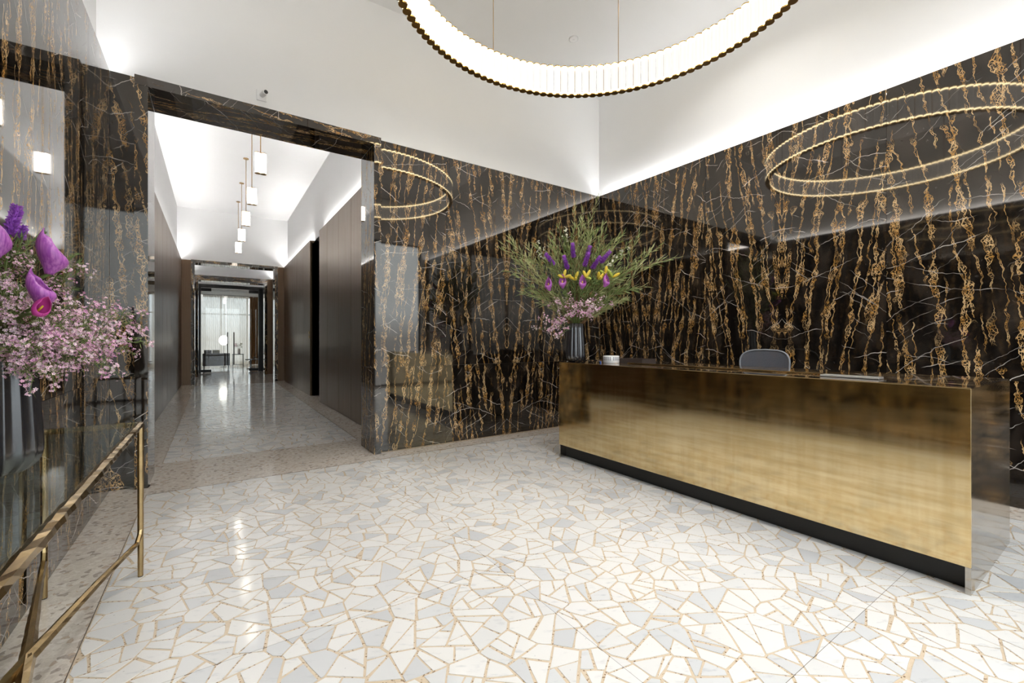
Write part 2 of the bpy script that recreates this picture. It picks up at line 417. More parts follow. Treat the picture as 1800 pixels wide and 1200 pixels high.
# ---- right wall: white upper wall set back behind a cove, marble slabs below
b = MB(); b.box(XR + .10, XR + .30, YB - .2, YW + .3, -.1, ZC + .2)
wr = struct(b.build('wall_right', M['white']))
b = MB(); b.box(XR + .021, XR + .10, YB, YW, 0, ZT - .045); b.build('backing', M['joint'], wr)
ys = [YW, 4.106, 3.206, 2.304, 1.404, .504, -.396, -1.296, YB]
for i in range(len(ys) - 1):
    slab_column(wr, (XR, ys[i], 0), (0, -1, 0), ys[i] - ys[i + 1], (-1, 0, 0), i + 20 + (i + 1) % 1)
b = MB(); b.box(XR + .030, XR + .062, YB + .05, YW - .02, ZT - .045, ZT - .020); b.build('cove_light', M['cove'], wr)
b = MB(); b.box(XR - .0005, XR + .02, YB, YW, ZT - .0008, ZT + .003); b.build('metal_edge', M['silver'], wr)

# ---- left wall
b = MB(); b.box(XL - .30, XL - .10, YB - .2, YW + .3, -.1, ZC + .2)
wl = struct(b.build('wall_left', M['white']))
b = MB(); b.box(XL - .10, XL - .021, YB, YW, 0, ZT - .045); b.build('backing', M['joint'], wl)
ys = [YB, -1.1, -.2, .7, 1.6, 2.5, 3.4, 4.3, YW]
for i in range(len(ys) - 1):
    slab_column(wl, (XL, ys[i], 0), (0, 1, 0), ys[i + 1] - ys[i], (1, 0, 0), i + 40)
b = MB(); b.box(XL - .062, XL - .030, YB + .05, YW - .02, ZT - .045, ZT - .020); b.build('cove_light', M['cove'], wl)

# ---- end wall with the corridor opening
OX0, OX1, OZ = -.481, 1.497, 3.522; FX0, FX1, FZ = -.572, 1.578, 3.607; FY, FB = 4.980, 5.50
b = MB()
b.box(XL - .3, FX0 + .03, YW + .10, FB, -.1, ZC2 + .35); b.box(FX1 - .03, XR + .3, YW + .10, FB, -.1, ZC2 + .35)
b.box(FX0 + .03, FX1 - .03, YW + .10, FB, OZ + .05, ZC2 + .35)
we = struct(b.build('wall_end', M['white']))
b = MB(); b.box(XL - .02, FX0 + .03, YW + .021, YW + .10, 0, ZT - .004); b.box(FX1 - .03, XR, YW + .021, YW + .10, 0, ZT - .004)
b.box(FX0 + .03, FX1 - .03, YW + .021, YW + .10, OZ + .05, ZT - .004); b.build('backing', M['joint'], we)
xs = [FX1, 2.428, 3.352, 4.276, XR]
for i in range(4):
    slab_column(we, (xs[i], YW, 0), (1, 0, 0), xs[i + 1] - xs[i], (0, -1, 0), i + 61)
slab_column(we, (XL, YW, 0), (1, 0, 0), FX0 - XL, (0, -1, 0), 70)
# marble ledge on top of the slabs
b = MB(); b.box(FX1, XR, YW, YW + .1, ZT - .003, ZT); b.box(XL, FX0, YW, YW + .1, ZT - .003, ZT); b.build('ledge', M['white'], we)

def portal(n, y0, y1, x0, x1, zi, ox0, ox1, zo, yw, seed):
    """marble door surround: face strips, deep jambs and soffit.  yw: plane of the wall it stands proud of"""
    root = struct(empty('trim_%d' % n, ((x0 + x1) / 2, (y0 + y1) / 2, 0)))
    inv = Matrix.Translation(-root.location)
    def sl(*a, **k):
        o = slab(root, *a, **k); o.matrix_parent_inverse = inv; return o
    # face, mitred by butting
    sl((ox0, y0, 0), (1, 0, 0), (0, 0, 1), x0 - ox0, zi, (0, -1, 0), uoff=seed, voff=seed * .7, thick=.02, name='jamb_face')
    sl((x1, y0, 0), (1, 0, 0), (0, 0, 1), ox1 - x1, zi, (0, -1, 0), uoff=seed + 2, voff=seed * .3, thick=.02, name='jamb_face')
    sl((ox0, y0, zi), (1, 0, 0), (0, 0, 1), ox1 - ox0, zo - zi, (0, -1, 0), uoff=seed + 5, voff=seed * .5, thick=.02, swap=True, name='head_face')
    # jambs: stop above and below the level joint
    for x, nx, s in ((x0, 1, 0), (x1, -1, 9)):
        sl((x, y0, 0), (0, 1, 0), (0, 0, 1), y1 - y0, ZJ, (nx, 0, 0), uoff=seed + s, voff=seed, name='jamb')
        sl((x, y0, ZJ), (0, 1, 0), (0, 0, 1), y1 - y0, zi - ZJ, (nx, 0, 0), uoff=seed + s + 3, voff=seed + 5, name='jamb')
    sl((x0, y0, zi), (1, 0, 0), (0, 1, 0), x1 - x0, y1 - y0, (0, 0, -1), uoff=seed + 4, voff=seed + 2, swap=True, name='soffit')
    # outer returns and top
    sl((ox0, y0, 0), (0, 1, 0), (0, 0, 1), yw - y0, zo, (-1, 0, 0), uoff=seed + 6, voff=0, name='return', thick=.01)
    sl((ox1, y0, 0), (0, 1, 0), (0, 0, 1), yw - y0, zo, (1, 0, 0), uoff=seed + 7, voff=0, name='return', thick=.01)
    sl((ox0, y0, zo), (1, 0, 0), (0, 1, 0), ox1 - ox0, yw - y0 + .08, (0, 0, 1), uoff=seed + 8, voff=0, swap=True, name='return', thick=.01)
    return root
portal(1, FY, FB, OX0, OX1, OZ, FX0, FX1, FZ, YW, 11)

# ---- street side (behind the camera): glazed shop front under a white wall
b = MB(); ZG = 4.05
b.box(XL - .3, XL + .12, YB - .2, YB, -.1, ZC + .2); b.box(XR - .12, XR + .3, YB - .2, YB, -.1, ZC + .2); b.box(XL + .12, XR - .12, YB - .2, YB, ZG, ZC + .2)
struct(b.build('wall_front', M['white']))
def window(n, x0, x1, z0, z1, y):
    b = MB(); f = .05
    for a in ((x0, x0 + f, z0, z1), (x1 - f, x1, z0, z1), (x0 + f, x1 - f, z0, z0 + f), (x0 + f, x1 - f, z1 - f, z1)):
        b.box(a[0], a[1], y - .12, y - .06, a[2], a[3])
    o = struct(b.build('window_%d' % n, M['blackmetal']))
    b = MB(); b.box(x0 + f, x1 - f, y - .095, y - .085, z0 + f, z1 - f); b.build('pane', M['pane'], o)
wx = [XL + .12, .76, 2.2, 3.6, XR - .12]
for i in range(4): window((1, 2, 4, 5)[i], wx[i], wx[i + 1], 0, ZG, YB)

# ---- ceilings
b = MB(); b.box(XL - .3, XR + .3, YB - .2, YW + .3, ZC, ZC + .2); struct(b.build('ceiling', M['white']))

# ceiling lamps added out of view to brighten the hall floor
dn = tag(empty('fill_lamp', (0, 0, ZC)), 'x', 'lamp')
for k, (x, y, lab) in enumerate(((2.26, -.7, 'middle of the glazed front'), (3.9, .2, 'end of the brass desk nearest the glazed front'), (.6, .5, 'console table'), (2.3, 1.6, 'centre of the ring chandelier'), (4.0, 2.5, 'office chair behind the desk'), (1.6, 2.75, 'side of the ring chandelier that faces the portal'))):
    t = dn if k == 0 else empty('fill_lamp')
    t.location = (x, y, ZC); tag(t, 'round ceiling lamp added as fill light close to the ' + lab, 'lamp', 'added fill lamps in the hall ceiling')
    b = MB(); b.lathe([(.075, -.004), (.095, -.004), (.097, 0), (.075, -.0005)], 28, cap=False); b.build('trim_ring', M['whiteplastic'], t)
    b = MB(); b.lathe([(.012, -.0015), (.074, -.0016)], 28); b.build('lens', M['fill_lens'], t)
    ld = bpy.data.lights.new('fill_lamp_light', 'AREA'); ld.shape = 'DISK'; ld.size = .14; ld.energy = FILL; ld.color = (1, .98, .955); ld.spread = R(130)
    lo = bpy.data.objects.new('lamp', ld); COL.objects.link(lo); lo.parent = t; lo.location = (0, 0, -.010)
# ---- corridor
def corridor_side(name, xf, sgn, segs, y0, y1):
    xb = xf + sgn * .10
    b = MB()
    hole = [s for s in segs if s[2] == 'open']
    ys_ = [y0] + [v for s in hole for v in (s[0], s[1])] + [y1]
    for i in range(0, len(ys_), 2):
        b.box(min(xb, xb + sgn * .2), max(xb, xb + sgn * .2), ys_[i], ys_[i + 1], -.1, ZC2 + .2)
    for s in hole: b.box(min(xb, xb + sgn * .2), max(xb, xb + sgn * .2), s[0], s[1], ZT, ZC2 + .2)
    w = struct(b.build(name, M['white']))
    for a, c, kind in segs:
        if kind == 'open': continue
        p = MB(); p.box(min(xf, xf + sgn * .04), max(xf, xf + sgn * .04), a + .004, c - .004, .004, ZT)
        bevel(p.build('wood_panel', M['wood'], w), .002, 1)
    ys2 = [y0] + [v for s in hole for v in (s[0], s[1])] + [y1]
    for i in range(0, len(ys2), 2):
        p = MB(); p.box(min(xf + sgn * .041, xb), max(xf + sgn * .041, xb), ys2[i], ys2[i + 1], 0, ZT - .045); p.build('backing', M['black'], w)
        p = MB(); p.box(min(xf + sgn * .05, xf + sgn * .08), max(xf + sgn * .05, xf + sgn * .08), ys2[i] + .05, ys2[i + 1] - .05, ZT - .045, ZT - .02)
        p.build('cove_light', M['cove_c'], w)
    return w
def even(a, c, n): return [(a + (c - a) * i / n, a + (c - a) * (i + 1) / n, 'p') for i in range(n)]
segs = [(FB, 6.45, 'p'), (6.45, 7.37, 'p'), (7.37, 8.24, 'p'), (8.24, 9.19, 'p'), (9.19, 9.98, 'p'), (9.98, 11.05, 'open'), (11.05, 11.99, 'p'), (11.99, 13.05, 'p'), (13.05, 13.9, 'p'), (13.9, 14.75, 'p'), (14.75, YE, 'p')]
wcr = corridor_side('wall_corridor_right', CR, 1, segs, FB, YE)
corridor_side('wall_corridor_left', CL, -1, even(FB, YE, 11), FB, YE)
# dark side passage off the corridor
b = MB(); b.box(CR + .04, CR + 1.3, 11.05, 11.09, 0, ZT); b.box(CR + .04, CR + 1.3, 9.94, 9.98, 0, ZT); b.box(CR + 1.26, CR + 1.3, 9.98, 11.05, 0, ZT)
b.box(CR + .3, CR + 1.3, 9.98, 11.05, ZT - .04, ZT)
b.build('side_passage', M['wood'], wcr)
lk = MB(); lk.box(CR - .012, CR - .001, 11.13, 11.19, 1.44, 1.50); lk.box(CR - .010, CR - .001, 11.14, 11.18, 1.34, 1.41)
lk.build('lock_plate', M['gold'], wcr)
b = MB(); b.box(CL - .3, CR + .3, FB, YE, ZC2, ZC2 + .2); struct(b.build('ceiling_corridor', M['white']))

# ---- corridor end: wood returns, marble surrounds two to four, white wall above
def end_wall(n, y, seed, x0, x1, zi, ox0, ox1, zo, upper=True, depth=.45):
    b = MB(); b.box(CL - .3, ox0 + .03, y + .06, y + depth, -.1, ZC2 + .2); b.box(ox1 - .03, CR + .3, y + .06, y + depth, -.1, ZC2 + .2)
    b.box(ox0 + .03, ox1 - .03, y + .06, y + depth, zi + .05, ZC2 + .2)
    w = struct(b.build('wall_portal_%d' % n, M['white']))
    for a, c in ((CL, ox0), (ox1, CR)):
        p = MB(); p.box(a, c, y, y + .059, .004, ZT - .02); p.build('wood_panel', M['wood'], w)
    portal(n, y - .05, y + depth, x0, x1, zi, ox0, ox1, zo, y, seed)
end_wall(2, YE, 23, -.465, 1.575, OZ, -.55, 1.66, FZ)
end_wall(3, 18.95, 37, -.465, 1.575, OZ - .12, -.55, 1.66, FZ - .02)
for i, (a, c) in enumerate(((YE + .45, 18.95), (19.40, 21.1))):
    for nm, xf, sg in (('left', CL, -1), ('right', CR, 1)):
        corridor_side('wall_vestibule_%s_%d' % (nm, i + 1), xf, sg, even(a, c, 3 if i == 0 else 2), a, c)
b = MB(); b.box(CL - .3, CR + .3, YE, 21.1, ZC2, ZC2 + .2); struct(b.build('ceiling_vestibule', M['white']))

# ---- lounge shell
b = MB()
b.box(-3.2, -.50, 21.1, 21.25, 0, 5.3); b.box(1.70, 4.6, 21.1, 21.25, 0, 5.3); b.box(-.50, 1.70, 21.1, 21.25, 3.48, 5.3)
struct(b.build('wall_lounge_near', M['white']))
b = MB(); b.box(-3.3, -3.2, 21.1, 27.2, 0, 4.0); struct(b.build('wall_lounge_left', M['white']))
b = MB(); b.box(4.6, 4.7, 21.1, 27.2, 0, 4.0); struct(b.build('wall_lounge_right', M['white']))
b = MB(); b.box(-3.3, 4.7, 21.25, 27.2, 3.9, 4.1); struct(b.build('ceiling_lounge', M['white']))
b = MB(); b.box(-3.2, -.9, 27.0, 27.2, 0, 3.9); b.box(2.6, 4.6, 27.0, 27.2, 0, 3.9); b.box(-.9, 2.6, 27.0, 27.2, 3.55, 3.9); b.box(-.9, 2.6, 27.0, 27.2, 0, .12)
struct(b.build('wall_lounge_far', M['white']))
b = MB()
for x in (-.9, .26, 1.42, 2.54): b.box(x, x + .06, 27.05, 27.12, .12, 3.55)
b.box(-.9, 2.6, 27.05, 27.12, .12, .18); b.box(-.9, 2.6, 27.05, 27.12, 3.49, 3.55); b.box(-.9, 2.6, 27.05, 27.12, 2.6, 2.65)
w3 = struct(b.build('window_3', M['blackmetal']))
for x in (-.84, .32, 1.48): p = MB(); p.box(x, x + 1.10, 27.08, 27.09, .18, 3.49); p.build('pane', M['pane'], w3)
# dark door surround of the lounge with glass doors
b = MB(); b.box(-.50, -.43, 21.02, 21.26, 0, 3.44); b.box(1.53, 1.70, 21.02, 21.26, 0, 3.44); b.box(-.50, 1.70, 21.02, 21.26, 3.36, 3.5)
struct(b.build('trim_4', M['black']))
def glass_door(n, x0, x1, hx):
    b = MB(); b.box(x0, x1, 21.12, 21.132, .02, 3.35); o = struct(b.build('door_%d' % n, M['pane']))
    e = x0 if hx > (x0 + x1) / 2 else x1; s = .34 if e == x0 else -.34
    for z0, z1 in ((.02, .12), (3.23, 3.35)):
        p = MB(); p.box(min(e, e + s), max(e, e + s), 21.10, 21.15, z0, z1); p.build('patch_fitting', M['blackmetal'], o)
    p = MB(); p.box(hx - .018, hx + .018, 21.05, 21.09, .29, 1.61); p.box(hx - .01, hx + .01, 21.09, 21.12, .45, .47); p.box(hx - .01, hx + .01, 21.09, 21.12, 1.43, 1.45)
    p.build('pull_bar', M['blackmetal'], o)
glass_door(1, -.43, .553, .451); glass_door(2, .563, 1.53, .666)

# ================================================================== FLOOR
b = MB(); b.box(XL - .05, XR + .05, YB, YW + .05, -.12, -.0022); b.box(CL - .05, CR + 1.3, YW + .05, 21.25, -.12, -.0022)
b.box(-3.2, 4.6, 21.25, 27.0, -.12, -.0022)
floor = struct(b.build('floor', M['grout']))
PX0, PX1, PY0, PY1 = -.47, 4.80, -1.7, 4.762; QX0, QX1, QY0, QY1 = -.45, 1.548, 5.87, 15.2
def strip(x0, x1, y0, y1, name='terrazzo_border', mat='terrazzo', z=0.0):
    p = MB(); p.box(x0, x1, y0, y1, -.0021, z); p.build(name, M[mat], floor)
g = .003
strip(XL - .04, PX0 - g, YB, YW + .04); strip(PX1 + g, XR + .04, YB, YW + .04); strip(PX0 - g, PX1 + g, YB, PY0 - g)
strip(PX0 - g, PX1 + g, PY1 + g, 5.0); strip(OX0 - .03, OX1 + .03, 5.0, FB); strip(CL - .04, CR + .04, FB, QY0 - g)
strip(CL - .04, QX0 - g, QY0 - g, YE); strip(QX1 + g, CR + .04, QY0 - g, YE); strip(CR + .04, CR + 1.3, 9.9, 11.1); strip(QX0 - g, QX1 + g, QY1 + g, YE)
strip(CL - .04, CR + .04, YE, 21.25); strip(-3.2, 4.6, 21.25, 27.0, 'lounge_floor')
for a in ((PX0 - g, PX0, PY0, PY1), (PX1, PX1 + g, PY0, PY1), (PX0, PX1, PY1, PY1 + g), (PX0, PX1, PY0 - g, PY0), (QX0 - g, QX0, QY0, QY1), (QX1, QX1 + g, QY0, QY1), (QX0, QX1, QY0 - g, QY0)):
    strip(*a, name='divider_strip', mat='strip', z=.0002)

# ---- crazy paving: irregular broken marble pieces
def clip(poly, nx, ny, d):
    """keep the side nx*x+ny*y <= d"""
    out = []
    k = len(poly)
    for i in range(k):
        a, c = poly[i], poly[(i + 1) % k]
        da, dc = nx * a[0] + ny * a[1] - d, nx * c[0] + ny * c[1] - d
        if da <= 0: out.append(a)
        if (da < 0 < dc) or (dc < 0 < da):
            t = da / (da - dc); out.append((a[0] + (c[0] - a[0]) * t, a[1] + (c[1] - a[1]) * t))
    return out
def area(p): return .5 * sum(p[i][0] * p[(i + 1) % len(p)][1] - p[(i + 1) % len(p)][0] * p[i][1] for i in range(len(p)))
def cen(p): return (sum(q[0] for q in p) / len(p), sum(q[1] for q in p) / len(p))
def crack(x0, x1, y0, y1, rnd, cell=.175):
    nx, ny = int((x1 - x0) / cell) + 3, int((y1 - y0) / cell) + 3
    sd = {(i, j): (x0 + (i - 1 + rnd.random()) * cell, y0 + (j - 1 + rnd.random()) * cell) for i in range(nx) for j in range(ny)}
    out = []
    for (i, j), s in sd.items():
        po = [(x0, y0), (x1, y0), (x1, y1), (x0, y1)]
        for di in range(-3, 4):
            for dj in range(-3, 4):
                q = sd.get((i + di, j + dj))
                if q is None or q is s: continue
                dx, dy = q[0] - s[0], q[1] - s[1]
                po = clip(po, dx, dy, dx * (s[0] + q[0]) / 2 + dy * (s[1] + q[1]) / 2)
                if len(po) < 3: break
            if len(po) < 3: break
        if len(po) < 3: continue
        todo = [po]
        while todo:
            p = todo.pop(); A = area(p)
            if A < .0012: continue
            if A > rnd.uniform(.0075, .019):
                c = cen(p); # cut across the longer way, a little askew
                best = max(((p[a], p[bb]) for a in range(len(p)) for bb in range(a)), key=lambda e: (e[0][0] - e[1][0]) ** 2 + (e[0][1] - e[1][1]) ** 2)
                an = math.atan2(best[1][1] - best[0][1], best[1][0] - best[0][0]) + rnd.gauss(0, .42)
                nx_, ny_ = math.cos(an), math.sin(an); d = nx_ * (c[0] + rnd.gauss(0, .012)) + ny_ * (c[1] + rnd.gauss(0, .012))
                for s_ in (1, -1):
                    q = clip(p, nx_ * s_, ny_ * s_, d * s_)
                    if len(q) >= 3: todo.append(q)
                continue
            out.append(p)
    return out
def inset(p, rnd):
    q = p; k = len(p); c = cen(p)
    for i in range(k):
        a, e = p[i], p[(i + 1) % k]; dx, dy = e[0] - a[0], e[1] - a[1]; L = math.hypot(dx, dy)
        if L < 1e-6: continue
        nx, ny = dy / L, -dx / L; w = rnd.choice((.0034, .0044, .0056, .0075)) 
        q = clip(q, nx, ny, nx * a[0] + ny * a[1] - w)
        if len(q) < 3: return None
    # merge close corners, soften long edges
    r = []
    for v in q:
        if not r or math.hypot(v[0] - r[-1][0], v[1] - r[-1][1]) > .010: r.append(v)
    if len(r) > 2 and math.hypot(r[0][0] - r[-1][0], r[0][1] - r[-1][1]) < .010: r.pop()
    if len(r) < 3 or area(r) < .0009: return None
    o = []
    for i, v in enumerate(r):
        o.append(v); e = r[(i + 1) % len(r)]; L = math.hypot(e[0] - v[0], e[1] - v[1])
        if L > .05:
            k_ = rnd.uniform(-.0012, .0028)
            o.append(((v[0] + e[0]) / 2 + (e[1] - v[1]) / L * k_, (v[1] + e[1]) / 2 - (e[0] - v[0]) / L * k_))
    return o
rnd = random.Random(5)
pieces = [q for q in (inset(p, rnd) for p in crack(PX0, PX1, PY0, PY1, rnd)) if q]
# movement joints saw-cut straight through the pieces
for nx, ny, d in ((1, 0, 1.345), (0, 1, 2.12), (0, 1, .79)):
    nw = []
    for p in pieces:
        for s_ in (1, -1):
            q = clip(p, nx * s_, ny * s_, d * s_ - .0010)
            if len(q) >= 3 and area(q) > .0002: nw.append(q)
    pieces = nw
strip(1.3441, 1.3459, PY0, PY1, 'movement_joint', 'strip', -.0006); strip(PX0, PX1, 2.1191, 2.1209, 'movement_joint', 'strip', -.0006); strip(PX0, PX1, .7891, .7909, 'movement_joint', 'strip', -.0006)
pieces += [q for q in (inset(p, rnd) for p in crack(QX0, QX1, QY0, QY1, rnd)) if q]
def tone():
    x = rnd.random()
    return (rnd.uniform(0.02, .36) if x < .60 else rnd.uniform(.36, .62) if x < .80 else rnd.uniform(.62, .95))
sn, cs = math.sin(R(34.21)), math.cos(R(34.21))
def seen(p):
    c = cen(p); d = c[0] * sn + c[1] * cs
    if d < .5: return 0
    px = 900 + 770.2 * (c[0] * cs - c[1] * sn) / d; py = 597 + 770.2 * 1.3 / d
    if not (-30 < px < 1830 and py < 1215): return 0
    if 3.2 < c[0] and .5 < c[1] < 3.75: return 0
    return area(p) / d ** 3
order = sorted(range(len(pieces)), key=lambda i: -seen(pieces[i])); big = set(order[:300])
def add_piece(b, p, t, z0=-.0021):
    z1 = -.0001 
    k = len(p); top = [b.vert((x, y, z1)) for x, y in p]; bot = [b.vert((x, y, z0)) for x, y in p]
    b.face(top, 0, None, t)
    for i in range(k): b.face((top[i], bot[i], bot[(i + 1) % k], top[(i + 1) % k]), 0, None, t)
rest = MB()
for i, p in enumerate(pieces):
    if i in big:
        b = MB(); add_piece(b, p, tone()); b.build('paving_stone', M['stone'], floor)
    else: add_piece(rest, p, tone())
rest = rest.build('paving_stones', M['stone'], floor); rest['kind'] = 'stuff'

# ================================================================== RECEPTION DESK
DX0, DX1, DY0, DY1, DZ = 3.178, 4.22, .529, 3.742, 1.052
desk = tag(empty('reception_desk', (DX0, (DY0 + DY1) / 2, 0)), 'long reception desk clad in brushed brass with a black marble top', 'desk')
dinv = Matrix.Translation(-desk.location)
def dpart(b, name, mat, bev=0):
    o = b.build(name, mat, desk); o.matrix_parent_inverse = dinv
    if bev: bevel(o, bev)
    return o
b = MB(); b.box(DX0, DX0 + .018, DY0, DY1, .139, DZ); fp = dpart(b, 'front_panel', M['brass'], .0015)
for y0, y1, mt in ((DY0, DY0 + .022, 'nickel'), (DY1 - .022, DY1, 'nickel')):
    b = MB(); b.box(DX0 + .019, DX1, y0, y1, 0, DZ - .001); b.box(DX0 + .001, DX0 + .019, y0, y1, 0, .1385)
    o = dpart(b, 'end_panel', M[mt])
b = MB(); b.box(DX0 + .085, DX0 + .10, DY0 + .022, DY1 - .022, 0, .30); dpart(b, 'toe_kick', M['black'])
b = MB(); b.box(DX0 + .019, DX0 + .08, DY0 + .022, DY1 - .022, .139, .16); dpart(b, 'underside', M['black'])
tp = slab(desk, (DX0 + .018, DY0 + .022, DZ), (1, 0, 0), (0, 1, 0), DX1 - DX0 - .018, DY1 - DY0 - .044, (0, 0, 1), thick=.03, uoff=80, voff=3, gap=0, name='desk_top')
tp.matrix_parent_inverse = dinv
b = MB(); b.box(DX0 + .003, DX0 + .015, DY0 + .002, DY1 - .002, DZ, DZ + .0016); b.build('edge_trim', M['gold'], fp)
b = MB(); b.box(3.56, 3.60, 1.34, 3.10, DZ + .0005, DZ + .012); dpart(b, 'ledge_strip', M['bronze'], .002)
b = MB(); b.box(DX1 - .50, DX1 - .48, DY0 + .022, DY1 - .022, .1, .70); dpart(b, 'modesty_panel', M['wood'])

# things on the desk
t = tag(empty('keyboard', (3.46, 1.13, DZ)), 'thin silver keyboard lying on the marble desk top', 'keyboard')
b = MB(); b.box(-.045, .045, -.16, .16, .001, .009); bevel(b.build('base', M['silver'], t), .002); b = MB(); b.box(-.045, .045, -.16, .16, .0095, .014); bevel(b.build('key_deck', M['silver'], t), .002)
t = tag(empty('desk_box', (3.535, 3.30, DZ)), 'short white round box printed with grey columns on the desk', 'box')
b = MB(); b.lathe([(.083, .0005), (.085, .003), (.085, .074), (.083, .077), (.070, .078), (.010, .078)], 40); b.build('body', M['whiteplastic'], t)
b = MB()
for k in range(30):
    if k % 7 == 5: continue
    an = 2 * math.pi * k / 30; w = .055
    for z0, z1 in ((.030, .040), (.042, .050), (.052, .058), (.060, .067)):
        b.quad(*[(.0855 * math.cos(an + s_ * w), .0855 * math.sin(an + s_ * w), z) for s_, z in ((-1, z0), (1, z0), (1, z1), (-1, z1))])
o = b.build('print', M['print'], t); o['kind'] = 'stuff'
t = tag(empty('document_tray', (3.72, 3.10, DZ)), 'low dark brown document tray behind the white round box', 'tray')
b = MB(); b.box(-.11, .11, -.15, .15, .0005, .008); b.build('bottom', M['brownfab'], t)
b = MB(); b.box(-.11, -.104, -.15, .15, .008, .05); b.box(.104, .11, -.15, .15, .008, .05); b.box(-.104, .104, -.15, -.144, .008, .05); b.box(-.104, .104, .144, .15, .008, .05); b.build('rim', M['brownfab'], t)
b = MB(); b.ring_tube([(3.44, 3.36, DZ + .009), (3.47, 3.40, DZ + .009), (3.50, 3.44, DZ + .009)], lambda q: .008, 10)
tag(b.build('marker_pen', M['blue']), 'small blue marker pen beside the white round box', 'pen')

# ================================================================== OFFICE CHAIR
def chair(loc, rz):
    t = tag(empty('office_chair', loc, rz), 'grey mesh office chair standing behind the brass desk', 'chair')
    # local: faces -X, back at +X
    def outline(k, n=40):
        an = 2 * math.pi * k / n; c, s_ = math.cos(an), math.sin(an)
        y = math.copysign(abs(c) ** .5, c); z = math.copysign(abs(s_) ** .5, s_)
        w = .225 + .070 * max(0, z) - .015 * (1 - abs(z))
        return y * w, .86 + z * .335 - (0 if z < 0 else .018 * y * y)
    def bx(y, z): return .13 + .16 * (z - .55) - .35 * y * y + .02 * math.sin((z - .5) * 7)
    b = MB(); n = 40; rings = []
    for r in (0.02, .35, .7, 1.0):
        ring = []
        for k in range(n):
            y, z = outline(k); y *= r; z = .86 + (z - .86) * r
            ring.append(b.vert((bx(y, z), y, z)))
        rings.append(ring)
    for a, c in zip(rings, rings[1:]):
        for k in range(n): b.face((a[k], a[(k + 1) % n], c[(k + 1) % n], c[k]), 0, None, 0, True)
    b.face(rings[0], 0)
    b.build('backrest', M['chairmesh'], t)
    b = MB(); pts = []
    for k in range(n + 1):
        y, z = outline(k % n); pts.append((bx(y, z), y, z))
    b.ring_tube(pts, .009, 8, cap=False); b.build('back_frame', M['grey'], t)
    b = MB(); b.ring_tube([(.02, 0, .60), (.16, 0, .60), (.20, 0, .68), (.185, 0, .95)], .022, 8); b.build('back_support', M['rubber'], t)
    b = MB(); b.ring_tube([(.17, -.20, .72), (.20, 0, .70), (.17, .20, .72)], .014, 8); b.build('lumbar_bar', M['rubber'], t)
    b = MB(); P = []
    for x, s_ in ((-.30, .21), (-.28, .24), (0, .25), (.10, .23), (.12, .2)): P.append((x, s_))
    for x, s_ in P: [b.vert((x, y * s_, z + (.02 * abs(y) ** 3))) for z in (.60, .655) for y in (-1, -.5, 0, .5, 1)]
    for i in range(4):
        o, q = i * 10, (i + 1) * 10
        for j in range(4): b.face((o + j, o + j + 1, q + j + 1, q + j), 0, None, 0, True); b.face((o + 5 + j, q + 5 + j, q + 6 + j, o + 6 + j), 0, None, 0, True)
        b.face((o, q, q + 5, o + 5)); b.face((o + 4, o + 9, q + 9, q + 4))
    b.face((0, 5, 6, 7, 8, 9, 4, 3, 2, 1)); b.face((40, 41, 42, 43, 44, 49, 48, 47, 46, 45))
    b.build('seat', M['fabric'], t)
    for s_ in (-1, 1):
        b = MB(); b.ring_tube([(.0, s_ * .24, .62), (-.02, s_ * .285, .66), (-.03, s_ * .29, .84)], .014, 8); b.box(-.16, .09, s_ * .29 - .04, s_ * .29 + .04, .84, .865)
        b.build('armrest', M['rubber'], t)
    b = MB(); b.lathe([(.028, .10), (.028, .34), (.016, .34), (.016, .56), (.09, .57), (.09, .60)], 16, (-.08, 0, 0)); b.build('gas_column', M['rubber'], t)
    b = MB()
    for k in range(5):
        an = k * 2 * math.pi / 5 + .3
        b.ring_tube([(-.08, 0, .115), (-.08 + .15 * math.cos(an), .15 * math.sin(an), .10), (-.08 + .30 * math.cos(an), .30 * math.sin(an), .075)], lambda q: .024 - .008 * q, 8)
    star = b.build('star_base', M['rubber'], t)
    for k in range(5):
        an = k * 2 * math.pi / 5 + .3; c = Vector((-.08 + .30 * math.cos(an), .30 * math.sin(an), .03)); sd = Vector((-math.sin(an), math.cos(an), 0)) * .02
        b = MB(); b.ring_tube([c - sd, c - sd * .3, c + sd * .3, c + sd], lambda q: .03, 12); b.build('castor', M['rubber'], star)
chair((4.62, 2.33, 0), 0)

# ================================================================== CONSOLE TABLE
TX0, TX1, TY0, TY1, TZ = -.706, -.335, 1.125, 3.142, .853
tc_ = ((TX0 + TX1) / 2, (TY0 + TY1) / 2, 0)
table = tag(empty('console_table', tc_), 'long console table with hammered bronze frame, crossed stretcher and glass top', 'table')
tinv = Matrix.Translation(-table.location)
def bar(pts, r, name, n=7, step=.035, jit=.16):
    P = [Vector(p) for p in pts]; out = []
    for a, c in zip(P, P[1:]):
        k = max(1, int((c - a).length / step))
        for i in range(k): out.append(a.lerp(c, i / k))
    out.append(P[-1])
    b = MB(); b.ring_tube(out, r, n, smooth=False, jit=jit)
    o = b.build(name, M['bronze'], table); o.matrix_parent_inverse = tinv; return o
def tpart(b, name, mat): o = b.build(name, mat, table); o.matrix_parent_inverse = tinv; return o
zb = TZ - .017
bar([(TX1, TY0, zb), (TX1, TY1, zb)], .018, 'top_rail'); bar([(TX0, TY0, zb), (TX0, TY1, zb)], .018, 'top_rail')
bar([(TX0, TY1, zb), (TX1, TY1, zb)], .014, 'top_rail'); bar([(TX0, TY0, zb), (TX1, TY0, zb)], .014, 'top_rail')
mid = Vector((tc_[0], tc_[1], .225))
